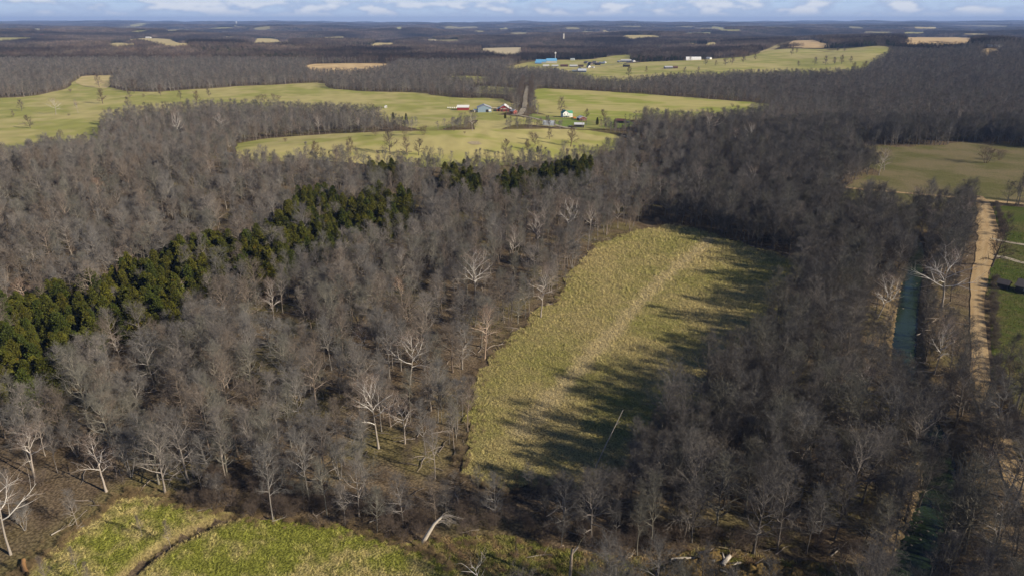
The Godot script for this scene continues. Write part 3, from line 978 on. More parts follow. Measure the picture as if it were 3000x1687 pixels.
# ---------------------------------------------------------------- buildings
func gable(w: float, l: float, eave: float, ridge: float) -> ArrayMesh:
	var b := MB.new()
	var x := w / 2
	var z := l / 2
	for s in [-1.0, 1.0]:
		b.quad(Vector3(s * x, -0.6, -z), Vector3(s * x, eave, -z), Vector3(s * x, eave, z), Vector3(s * x, -0.6, z), Color.WHITE)
		b.quad(Vector3(-x, -0.6, s * z), Vector3(-x, eave, s * z), Vector3(x, eave, s * z), Vector3(x, -0.6, s * z), Color.WHITE)
		b.tri(Vector3(-x, eave, s * z), Vector3(0, ridge, s * z), Vector3(x, eave, s * z), Color.WHITE)
	return b.mesh()

func slabs(w: float, l: float, eave: float, ridge: float) -> ArrayMesh:
	var b := MB.new()
	var o := 0.45
	var x := w / 2 + o
	var z := l / 2 + o
	var e := eave - o * (ridge - eave) / (w / 2)
	for s in [-1.0, 1.0]:
		var p := []
		for t in [0.04, 0.26]:
			for q in [[s * x, e, -z], [0.0, ridge, -z], [0.0, ridge, z], [s * x, e, z]]:
				p.push_back(Vector3(q[0], q[1] + t, q[2]))
		b.quad(p[4], p[5], p[6], p[7], Color.WHITE); b.quad(p[0], p[1], p[2], p[3], Color.WHITE)
		b.quad(p[0], p[4], p[7], p[3], Color.WHITE); b.quad(p[3], p[7], p[6], p[2], Color.WHITE); b.quad(p[0], p[4], p[5], p[1], Color.WHITE)
	return b.mesh()

func box_mesh(o: Vector3, s: Vector3) -> ArrayMesh:
	var b := MB.new()
	b.box(o, s)
	return b.mesh()

# a box on one face of a building of width w and length l: u along the face, v up
func on_face(face: String, u: float, v: float, sz: Vector2, w: float, l: float, proud := 0.05) -> ArrayMesh:
	match face:
		"front": return box_mesh(Vector3(u, v, l / 2), Vector3(sz.x, sz.y, proud * 2))
		"back": return box_mesh(Vector3(u, v, -l / 2), Vector3(sz.x, sz.y, proud * 2))
		"right": return box_mesh(Vector3(w / 2, v, -u), Vector3(proud * 2, sz.y, sz.x))
	return box_mesh(Vector3(-w / 2, v, u), Vector3(proud * 2, sz.y, sz.x))

func building(called: String, label: String, cat: String, x: float, d: float, turn: float, dims: Array, wall: Color, roof: Color, holes := [], group := "") -> Node3D:
	var w: float = dims[0]
	var l: float = dims[1]
	var t := thing(called, label, cat, at(x, d), deg_to_rad(turn), group)
	part("wall", gable(w, l, dims[2], dims[3]), plain(wall), t)
	part("roof", slabs(w, l, dims[2], dims[3]), plain(roof, 0.45), t)
	for h in holes:   # [part, face, along, up, width, height, colour]
		var o := part(h[0], on_face(h[1], h[2], h[3], Vector2(h[4], h[5]), w, l, 0.05), plain(h[6], 0.3 if h[0] == "window" else 0.8), t)
		if h[0] == "window":
			part("frame", on_face(h[1], h[2], h[3] - 0.1, Vector2(h[4] + 0.25, h[5] + 0.2), w, l, 0.03), plain(Color(0.7, 0.7, 0.68)), o)
	return t

const DARK := Color(0.02, 0.018, 0.018)
const GLASS := Color(0.03, 0.035, 0.045)
const WHITE := Color(0.78, 0.78, 0.79)
const RED := Color(0.30, 0.035, 0.04)

func farm() -> void:
	var t := building("red_barn", "large red barn with a white roof and white side sheds, beside the lane", "barn", -9, 838, -4, [9.6, 16, 4.6, 7.6], RED, WHITE,
		[["door", "front", -2.6, 0, 1.5, 2.6, DARK], ["door", "front", 2.9, 0, 1.5, 2.6, DARK], ["fascia", "front", 0, 3.1, 7.6, 0.9, Color(0.6, 0.57, 0.55)]])
	for s in [-1.0, 1.0]:
		part("side_shed", box_mesh(Vector3(s * 6.6, -0.5, 0.5), Vector3(3.6, 3.4, 13)), plain(RED), t)
		var b := MB.new()
		b.quad(Vector3(s * 4.7, 4.7, -6.5), Vector3(s * 9.0, 2.85, -6.5), Vector3(s * 9.0, 2.85, 7.6), Vector3(s * 4.7, 4.7, 7.6), Color.WHITE)
		b.quad(Vector3(s * 4.7, 4.5, -6.5), Vector3(s * 9.0, 2.65, -6.5), Vector3(s * 9.0, 2.65, 7.6), Vector3(s * 4.7, 4.5, 7.6), Color.WHITE)
		b.quad(Vector3(s * 4.7, 4.5, 7.6), Vector3(s * 4.7, 4.7, 7.6), Vector3(s * 9.0, 2.85, 7.6), Vector3(s * 9.0, 2.65, 7.6), Color.WHITE)
		part("side_roof", b.mesh(), plain(WHITE, 0.45), t)
		part("door", box_mesh(Vector3(s * 6.6, -0.4, 7.02), Vector3(1.8, 2.6, 0.12)), plain(DARK), t)
	t = building("long_barn", "long low red barn with a white metal roof", "barn", -59, 848, 88, [9, 14, 3.6, 5.8], RED, WHITE, [["door", "right", -4.6, 0, 2.2, 2.8, DARK], ["panel", "right", -1.8, 1.9, 2.6, 2.0, WHITE]])
	t = building("blue_barn", "big blue-grey metal barn with its gable to the farm yard", "barn", -33, 830, 6, [16, 17, 5.2, 8.2], Color(0.24, 0.33, 0.43), Color(0.42, 0.42, 0.44),
		[["door", "front", 3.0, 0, 3.4, 3.4, DARK], ["panel", "front", 6.0, 1.6, 3.0, 2.0, WHITE]])
	part("lean_to", box_mesh(Vector3(-10.2, -0.4, 2), Vector3(4.4, 3.0, 9)), plain(Color(0.5, 0.46, 0.42)), t)
	part("lean_to_roof", box_mesh(Vector3(-10.4, 2.6, 2), Vector3(5.2, 0.25, 10)), plain(WHITE, 0.45), t)
	building("red_shed", "small red gabled shed with a white roof at the lane corner", "shed", 2, 806, 32, [5.2, 6.5, 3.2, 5.0], Color(0.36, 0.08, 0.06), WHITE, [["door", "front", 0.9, 0, 1.4, 2.2, DARK]])
	t = thing("quonset_hut", "silver arched metal hut beside the farm road", "hut", at(35.5, 670), deg_to_rad(78))
	var b2 := MB.new()
	var e0 := MB.new()
	for k in 12:
		var a0 := PI * k / 12
		var a1 := PI * (k + 1) / 12
		var p0 := Vector3(cos(a0) * 3.9, sin(a0) * 4.6, 0)
		var p1 := Vector3(cos(a1) * 3.9, sin(a1) * 4.6, 0)
		for z in 10:   # ribs stand proud
			var z0 := -5.5 + z * 1.1
			b2.quad(p0 + Vector3(0, 0, z0), p0 + Vector3(0, 0, z0 + 0.9), p1 + Vector3(0, 0, z0 + 0.9), p1 + Vector3(0, 0, z0), Color.WHITE)
			b2.quad(p0 * 1.03 + Vector3(0, 0, z0 + 0.9), p0 * 1.03 + Vector3(0, 0, z0 + 1.1), p1 * 1.03 + Vector3(0, 0, z0 + 1.1), p1 * 1.03 + Vector3(0, 0, z0 + 0.9), Color.WHITE)
		for s in [-5.3, 5.3]:
			e0.tri(Vector3(0, 0, s), p0 * 0.99 + Vector3(0, 0, s), p1 * 0.99 + Vector3(0, 0, s), Color.WHITE)
	part("roof", b2.mesh(), plain(Color(0.66, 0.72, 0.78), 0.4, 0.2), t)
	part("end_wall", e0.mesh(), plain(Color(0.16, 0.17, 0.19)), t)
	part("door", box_mesh(Vector3(0, 0, 5.3), Vector3(2.6, 2.8, 0.15)), plain(DARK), t)
	var green := Color(0.10, 0.36, 0.21)
	t = building("farmhouse", "white two-storey farmhouse with a green metal roof and porch", "house", 58, 764, 12, [7, 9, 5.0, 7.6], WHITE, green,
		[["window", "front", -1.7, 3.0, 0.9, 1.4, GLASS], ["window", "front", 1.7, 3.0, 0.9, 1.4, GLASS], ["window", "right", -2, 3.0, 0.9, 1.4, GLASS], ["window", "right", 2, 3.0, 0.9, 1.4, GLASS], ["door", "front", 0, 0.2, 1.0, 2.1, DARK]])
	var wing := part("wing", gable(6, 7, 4.6, 6.6), plain(WHITE), t)
	wing.position = Vector3(4.6, 0, -1.2); wing.rotation.y = PI / 2
	part("roof", slabs(6, 7, 4.6, 6.6), plain(green, 0.45), wing)
	var pr := MB.new()
	pr.quad(Vector3(-4.6, 2.5, 8.2), Vector3(-3.4, 3.4, 4.5), Vector3(5.4, 3.4, 4.5), Vector3(6.6, 2.5, 8.2), Color.WHITE)
	pr.tri(Vector3(5.4, 3.4, 4.5), Vector3(6.6, 2.5, 2.0), Vector3(6.6, 2.5, 8.2), Color.WHITE)
	pr.quad(Vector3(-4.6, 2.3, 8.2), Vector3(-4.6, 2.5, 8.2), Vector3(6.6, 2.5, 8.2), Vector3(6.6, 2.3, 8.2), Color.WHITE)
	part("porch_roof", pr.mesh(), plain(Color(0.62, 0.70, 0.62), 0.5), t)
	for k in 5:
		part("post", box_mesh(Vector3(-4.2 + k * 2.6, 0, 7.9), Vector3(0.18, 2.4, 0.18)), plain(WHITE), t)
	part("porch_floor", box_mesh(Vector3(1.0, -0.3, 6.3), Vector3(11, 0.5, 3.6)), plain(Color(0.5, 0.48, 0.45)), t)
	part("chimney", box_mesh(Vector3(-2.2, 4.5, -2.5), Vector3(0.8, 4.2, 0.8)), plain(Color(0.06, 0.05, 0.05)), t)
	building("outbuilding", "dark red outbuilding with a white roof right of the farmhouse", "shed", 72, 721, 16, [7.4, 8, 3.0, 4.7], Color(0.16, 0.05, 0.045), WHITE, [["door", "front", -1.6, 0, 1.8, 2.2, DARK], ["window", "front", 1.8, 1.0, 0.9, 0.9, GLASS]])
	building("machine_shed", "dark open-fronted machine shed with a pale roof behind the knoll", "shed", 64.5, 666, 82, [6.5, 9, 2.9, 4.2], Color(0.035, 0.033, 0.033), Color(0.62, 0.65, 0.7), [["door", "right", -2, 0, 2.8, 2.5, DARK], ["door", "right", 2, 0, 2.8, 2.5, DARK]])
	t = building("brown_shed", "low rust-brown shed beside the straw patch right of the farm", "shed", 110.5, 706, 62, [6.5, 8, 2.6, 4.2], Color(0.05, 0.045, 0.05), Color(0.14, 0.055, 0.045), [["door", "front", 0, 0, 2, 2.1, DARK]])
	part("lean_to", box_mesh(Vector3(1.0, -0.3, 6.2), Vector3(4.5, 2.2, 4)), plain(Color(0.09, 0.09, 0.1)), t)
	t = building("grey_house", "grey-roofed house with a white drive across the far pasture", "house", -58.5, 1082, 62, [9, 13, 3.2, 6.4], Color(0.36, 0.36, 0.36), Color(0.36, 0.39, 0.42), [["window", "front", -2, 1.1, 1.1, 1.1, GLASS], ["window", "front", 2, 1.1, 1.1, 1.1, GLASS], ["door", "right", 0, 0, 1.1, 2.1, DARK]])
	building("stock_tank_shed", "little white hut alone in the pasture left of the barns", "hut", -156.5, 869, 10, [3.0, 3.4, 2.4, 3.2], WHITE, WHITE, [["door", "front", 0.3, 0, 0.8, 1.8, DARK]])
	# feed wagons, bales and the orange trailer
	t = thing("orange_trailer", "orange flat-sided trailer left of the dark red outbuilding", "trailer", at(66.5, 741), 0.2)
	part("bed", box_mesh(Vector3(0, 0.7, 0), Vector3(2.6, 1.3, 1.7)), plain(Color(0.62, 0.18, 0.04)), t)
	part("hood", box_mesh(Vector3(-2.4, 0.6, 0), Vector3(2.1, 1.0, 1.4)), plain(Color(0.06, 0.03, 0.02)), t)
	for s in [-0.9, 0.9]:
		var wm := CylinderMesh.new()
		wm.top_radius = 0.42; wm.bottom_radius = 0.42; wm.height = 1.9; wm.radial_segments = 12
		var wh := part("wheel", wm, plain(DARK), t)
		wh.position = Vector3(s, 0.42, 0); wh.rotation.x = PI / 2
	for k in 15:   # white-wrapped bales stand in two rows behind the barns
		var bx := -79.0 + k * 2.6 if k < 8 else -26.5 + (k - 8) * 1.75
		var bm := CylinderMesh.new()
		bm.top_radius = 0.75; bm.bottom_radius = 0.75; bm.height = 2.6; bm.radial_segments = 10; bm.rings = 1
		var o := thing("hay_bale", "", "hay bale", at(bx, 861 if k < 8 else 856), 0.0, "wrapped bales in rows behind the barns")
		var r := part("wrapping", bm, plain(Color(0.7, 0.7, 0.7) if k < 8 else Color(0.32, 0.28, 0.24), 0.4), o)
		r.rotation = Vector3(PI / 2 - 0.55, 0.35, 0); r.position.y = 1.1
		later(o, "white wrapped hay bale in the row left of the blue-grey barn" if k < 8 else "weathered hay bale in the row between the two big barns")
	for c in [[-46.5, 1070], [-41.5, 1071]]:
		var o := thing("parked_car", "", "car", at(c[0], c[1]), PI / 2, "cars parked on the white drive")
		part("body", box_mesh(Vector3(0, 0.35, 0), Vector3(1.8, 0.65, 4.4)), plain(Color(0.03, 0.03, 0.035), 0.3), o)
		part("cabin", box_mesh(Vector3(0, 1.0, -0.2), Vector3(1.55, 0.55, 2.2)), plain(GLASS, 0.1), o)
		for s in 4:
			var wm2 := CylinderMesh.new()
			wm2.top_radius = 0.33; wm2.bottom_radius = 0.33; wm2.height = 0.2; wm2.radial_segments = 12
			var wh2 := part("wheel", wm2, plain(DARK), o)
			wh2.position = Vector3(-0.85 if s & 1 else 0.85, 0.33, -1.35 if s & 2 else 1.35); wh2.rotation.z = PI / 2
		later(o, "dark car parked on the white drive by the grey-roofed house")
	var cr := thing("parked_car", "dark car parked on the farm road beside the machine shed", "car", at(56, 662), 0.9)
	part("body", box_mesh(Vector3(0, 0.35, 0), Vector3(1.8, 0.7, 4.5)), plain(Color(0.02, 0.02, 0.03), 0.3), cr)
	part("cabin", box_mesh(Vector3(0, 1.05, -0.2), Vector3(1.55, 0.55, 2.3)), plain(GLASS, 0.1), cr)
	# village across the valley
	var sky_blue := Color(0.15, 0.40, 0.68)
	building("blue_roof_hall", "widest bright blue-roofed hall at the left end of the village", "hall", 74, 1822, 84, [22, 26, 4.5, 9.5], Color(0.4, 0.4, 0.4), sky_blue, [["door", "right", 3, 0, 5, 3.6, DARK]])
	building("blue_roof_hall", "bright blue-roofed hall behind and right of the widest one", "hall", 101, 1842, 96, [20, 26, 5.5, 11], Color(0.4, 0.4, 0.4), sky_blue, [["door", "right", -6, 0, 4, 3.6, DARK]])
	building("blue_roof_shed", "low blue-roofed shed in front of the village halls", "shed", 66, 1796, 88, [12, 16, 3.2, 6], Color(0.12, 0.2, 0.36), sky_blue, [["door", "right", 0, 0, 4, 2.6, DARK]])
	var tank := thing("water_tank", "small white ball tank on a stalk above the village", "water tank", at(119, 1975))
	var ball := SphereMesh.new()
	ball.radius = 2.6; ball.height = 5.0; ball.radial_segments = 16; ball.rings = 8
	part("bowl", ball, plain(WHITE), tank).position.y = 19.0
	var stalk := CylinderMesh.new()
	stalk.top_radius = 0.5; stalk.bottom_radius = 0.9; stalk.height = 18; stalk.radial_segments = 8
	part("stalk", stalk, plain(Color(0.6, 0.62, 0.64)), tank).position.y = 9.0
	var rows := [   # x, depth, turn, [w, l, eave, ridge], wall, roof, label
		[165, 1955, 80, [8, 11, 3, 5.5], WHITE, Color(0.45, 0.5, 0.52), "small white house alone on the green above the village"],
		[80, 1683, 92, [7, 14, 2.7, 4.2], Color(0.3, 0.3, 0.3), WHITE, "white-roofed long shed at the left of the village front row"],
		[101, 1678, 88, [7, 15, 2.7, 4.2], Color(0.2, 0.2, 0.22), Color(0.66, 0.68, 0.7), "pale-roofed long shed second in the village front row"],
		[122, 1676, 90, [8, 17, 2.8, 5.0], Color(0.05, 0.035, 0.035), Color(0.11, 0.05, 0.05), "maroon-roofed house in the village front row"],
		[143, 1664, 90, [8, 18, 2.8, 4.8], Color(0.1, 0.11, 0.13), Color(0.58, 0.6, 0.62), "grey-roofed long house in the village front row"],
		[160, 1662, 86, [8, 12, 2.8, 4.8], Color(0.07, 0.05, 0.05), Color(0.09, 0.055, 0.05), "dark maroon-roofed cottage in the village front row"],
		[174, 1622, 20, [7, 10, 3.6, 6.6], WHITE, Color(0.3, 0.27, 0.26), "white gabled house at the right end of the front row"],
		[183, 1614, 60, [4, 5, 2.5, 4], WHITE, Color(0.5, 0.5, 0.5), "tiny white shed in front of the white gabled house"],
		[190, 1735, 30, [9, 11, 3.6, 7], Color(0.13, 0.11, 0.1), Color(0.05, 0.05, 0.055), "black-roofed house in the middle of the village"],
		[203, 1760, 40, [9, 12, 3.6, 7.5], Color(0.3, 0.28, 0.26), Color(0.36, 0.3, 0.25), "tan-roofed tall house in the middle of the village"],
		[206, 1718, 70, [9, 13, 3.2, 6], Color(0.07, 0.065, 0.06), Color(0.045, 0.042, 0.045), "dark house right of the white gabled house"],
		[186, 1795, 50, [8, 10, 3.2, 6], Color(0.2, 0.2, 0.2), Color(0.2, 0.17, 0.16), "brown-roofed house at the back of the village"],
		[221, 1764, 85, [8, 14, 3, 5.2], Color(0.07, 0.09, 0.14), Color(0.2, 0.24, 0.3), "slate-blue house in the village"],
		[233, 1800, 12, [6, 7, 3.4, 5.2], WHITE, Color(0.3, 0.3, 0.32), "white cube-like house behind the slate-blue house"],
		[271, 1815, 30, [6, 8, 3, 4.8], Color(0.06, 0.06, 0.07), WHITE, "small dark shed with white roof left of the long grey hall"],
		[291, 1832, 86, [12, 26, 4, 6.2], Color(0.07, 0.09, 0.14), Color(0.56, 0.58, 0.6), "long grey-roofed hall at the right end of the village"],
		[309, 1822, 20, [6, 7, 3, 4.6], WHITE, WHITE, "white shed at the end of the long grey hall"],
		[80, 1508, 90, [8, 13, 2.8, 4.8], Color(0.13, 0.08, 0.06), Color(0.2, 0.13, 0.11), "brown ranch house below the village"],
		[93, 1514, 60, [9, 12, 3.2, 6], Color(0.25, 0.24, 0.22), Color(0.2, 0.27, 0.29), "teal-grey roofed house below the village"],
		[106, 1508, 20, [4, 6, 3, 4.5], WHITE, Color(0.55, 0.53, 0.5), "little white shed right of the teal-grey roofed house"],
		[131, 1497, 70, [6, 9, 2.4, 3.8], Color(0.1, 0.13, 0.17), Color(0.25, 0.31, 0.36), "low slate shed left of the pale-roofed barn"],
		[146, 1486, 80, [13, 17, 4, 7.4], Color(0.1, 0.12, 0.18), Color(0.56, 0.61, 0.68), "pale-roofed blue-grey barn below the village"],
		[143, 1504, 15, [9, 11, 4, 8.4], Color(0.03, 0.03, 0.035), Color(0.035, 0.035, 0.04), "black barn behind the pale-roofed barn"],
		[262, 1640, 75, [8, 15, 2.6, 5], Color(0.02, 0.02, 0.022), Color(0.035, 0.033, 0.033), "lone black shed in the pasture below the village"],
		[340, 1556, 92, [11, 17, 3.6, 5.6], Color(0.08, 0.09, 0.12), Color(0.5, 0.51, 0.55), "grey-roofed barn alone on the hill pasture"],
		[356, 1558, 86, [9, 9, 3.2, 5.2], Color(0.1, 0.05, 0.04), Color(0.16, 0.085, 0.06), "rust-roofed shed joined to the grey barn on the hill"],
		[513, 1872, 40, [9, 12, 3.2, 5.8], WHITE, Color(0.5, 0.53, 0.57), "small white house right of the arched barn"],
		[1140, 1722, 80, [9, 18, 3, 5.6], Color(0.2, 0.22, 0.26), Color(0.16, 0.18, 0.22), "dark-roofed house in the clearing on the wooded hill"],
		[1151, 1716, 30, [9, 10, 3, 5.6], WHITE, WHITE, "white shed beside the house on the wooded hill"],
		[-531, 1726, 80, [12, 15, 4, 6], WHITE, WHITE, "white shed by the left bare field"],
		[-514, 1764, 70, [12, 20, 4, 6.4], Color(0.5, 0.52, 0.5), Color(0.62, 0.66, 0.64), "long pale green-grey shed by the left bare field"],
		[-505, 1712, 40, [7, 8, 3, 5], WHITE, WHITE, "tiny white shed nearest the left bare field"],
		[-2476, 3830, 80, [14, 30, 7, 13], WHITE, Color(0.5, 0.05, 0.06), "white barn with a red roof far off on the left"],
		[-2005, 4005, 84, [14, 28, 5, 8], WHITE, WHITE, "white house above the far straw field"],
		[-410, 3790, 70, [14, 24, 6, 11], Color(0.62, 0.55, 0.42), Color(0.5, 0.44, 0.34), "tan house on the far wooded ridge"],
	]
	for q in rows:
		var dm: Array = q[3]
		building("village_house" if q[1] < 2000 and q[1] > 1600 and absf(q[0]) < 320 else "farm_building", q[6], "house" if "house" in q[6] or "cottage" in q[6] else "shed", q[0], q[1], q[2], dm, q[4], q[5],
			[["door", "right", dm[1] * 0.2, 0, 1.6, 2.1, DARK], ["window", "right", -dm[1] * 0.22, 1.0, 1.3, 1.1, GLASS], ["window", "front", 0, 1.0, 1.3, 1.1, GLASS]])
	# the arched white barn on the hill
	t = thing("arched_barn", "long white fabric arched barn on the hill crest", "barn", at(471, 1868), deg_to_rad(88))
	for k in 7:
		var hm := MB.new()
		for j in 10:
			var a0 := PI * j / 10
			var a1 := PI * (j + 1) / 10
			var z0 := -19.5 + k * 5.6
			hm.quad(Vector3(cos(a0) * 7, sin(a0) * 8.5, z0), Vector3(cos(a0) * 7, sin(a0) * 8.5, z0 + 5.2), Vector3(cos(a1) * 7, sin(a1) * 8.5, z0 + 5.2), Vector3(cos(a1) * 7, sin(a1) * 8.5, z0), Color.WHITE)
			hm.quad(Vector3(cos(a0) * 6.6, sin(a0) * 8.1, z0 + 5.2), Vector3(cos(a0) * 6.6, sin(a0) * 8.1, z0 + 5.6), Vector3(cos(a1) * 6.6, sin(a1) * 8.1, z0 + 5.6), Vector3(cos(a1) * 6.6, sin(a1) * 8.1, z0 + 5.2), Color.WHITE)
			if k == 6:
				hm.tri(Vector3(0, 0, 19.3), Vector3(cos(a0) * 7, sin(a0) * 8.5, 19.3), Vector3(cos(a1) * 7, sin(a1) * 8.5, 19.3), Color.WHITE)
		part("panel", hm.mesh(), plain(Color(0.82, 0.83, 0.85), 0.5), t)
	t = thing("silo", "pale silo tower rising from the far woods", "silo", at(245, 3450))
	var sm := CylinderMesh.new()
	sm.top_radius = 3.2; sm.bottom_radius = 3.2; sm.height = 34; sm.radial_segments = 14
	part("shaft", sm, plain(Color(0.72, 0.68, 0.6)), t).position.y = 17
	var dome := SphereMesh.new()
	dome.radius = 3.2; dome.height = 6.4; dome.is_hemisphere = false
	part("cap", dome, plain(Color(0.6, 0.6, 0.6)), t).position.y = 34
	t = thing("water_tower", "white water tower on the far skyline at the left", "water tower", at(-4750, 12600))
	var wt := SphereMesh.new()
	wt.radius = 14; wt.height = 22
	part("bowl", wt, plain(WHITE), t).position.y = 48
	var lg := CylinderMesh.new()
	lg.top_radius = 4; lg.bottom_radius = 6; lg.height = 44
	part("stalk", lg, plain(WHITE), t).position.y = 22
	# the two sheds by the dirt road
	building("wooden_shed", "weathered grey-brown shed cut off by the frame, on the lawn", "shed", 204.5, 252, 38, [5.5, 6.5, 2.6, 4.6], Color(0.05, 0.042, 0.035), Color(0.17, 0.145, 0.12), [["door", "front", 0.5, 0, 1.4, 2.0, DARK], ["window", "left", 0, 1.1, 0.8, 0.8, GLASS]])
	building("wooden_shed", "small dark shed left of the bigger weathered shed", "shed", 198.2, 256.5, 38, [3.4, 3.6, 2.2, 3.4], Color(0.045, 0.038, 0.032), Color(0.13, 0.11, 0.095), [["door", "front", 0.2, 0, 0.9, 1.8, DARK]])
	# poles
	for p in [[66.5, 657, "beside the dark machine shed"], [-62.5, 1010, "by the dark grove across the pasture"], [-80, 905, "behind the white-wrapped bales"], [-22, 800, "in the barn yard"], [40, 662, "in front of the arched hut"]]:
		var o := thing("utility_pole", "thin wooden utility pole " + p[2], "utility pole", at(p[0], p[1]), 0.4)
		var b := MB.new()
		b.tube(PackedVector3Array([Vector3.ZERO, Vector3(0, 9.5, 0)]), PackedFloat32Array([0.16, 0.11]), 6, Color.WHITE)
		part("shaft", b.mesh(), plain(Color(0.22, 0.18, 0.14)), o)
		part("crossarm", box_mesh(Vector3(0, 8.8, 0), Vector3(2.2, 0.14, 0.12)), plain(Color(0.2, 0.16, 0.13)), o)
	# scarps of bare chalky ground in the pastures
	for q in [[-29, 533, 5.0, "bare pale feeding patch on the knoll pasture"], [-513, 727, 3.2, "pale bare ring of a feeder in the left pasture"]]:
		var c := PackedVector2Array()
		for k in 14:
			c.push_back(Vector2(q[0], q[1]) + Vector2(cos(TAU * k / 14), sin(TAU * k / 14) * 1.5) * q[2] * rng.randf_range(0.8, 1.2))
		sheet_node("bare_ground", sheet(c, 1.5, 0.35, "pale"), mats.ground, q[3])

func limb_mesh(pts: Array, r0: float, r1: float, sides := 8, col := Color.WHITE, b: MB = null) -> MB:
	if b == null: b = MB.new()
	var p := PackedVector3Array(pts)
	var r := PackedFloat32Array()
	for k in p.size():
		r.push_back(lerpf(r0, r1, float(k) / (p.size() - 1)))
	b.tube(p, r, sides, col, true)
	return b

func fallen(called: String, label: String, cat: String, a: Vector2, e: Vector2, r0: float, r1: float, col: Color, lift0 := 0.0, lift1 := 0.0, stubs := 2) -> void:
	var pa := at(a.x, a.y, r0 + lift0)
	var pe := at(e.x, e.y, r1 + lift1)
	var o := thing(called, label, cat, pa)
	var v := pe - pa
	var s := v.cross(Vector3.UP).normalized()
	var bend := rng.randf_range(-0.06, 0.06) * v.length()
	part("trunk", limb_mesh([Vector3.ZERO, v * 0.3 + s * bend, v * 0.65 + s * bend * 0.9, v], r0, r1, 8).mesh(), plain(col, 0.9), o)
	for k in stubs:
		var q := v * rng.randf_range(0.3, 0.95)
		var dd := (v.normalized() + s * rng.randf_range(-1.4, 1.4) + Vector3(0, rng.randf_range(0.1, 0.9), 0)).normalized() * rng.randf_range(0.8, 2.2)
		part("branch", limb_mesh([q, q + dd * 0.5, q + dd + s * 0.15], r1 * 0.8, 0.03, 5).mesh(), plain(col, 0.9), o)

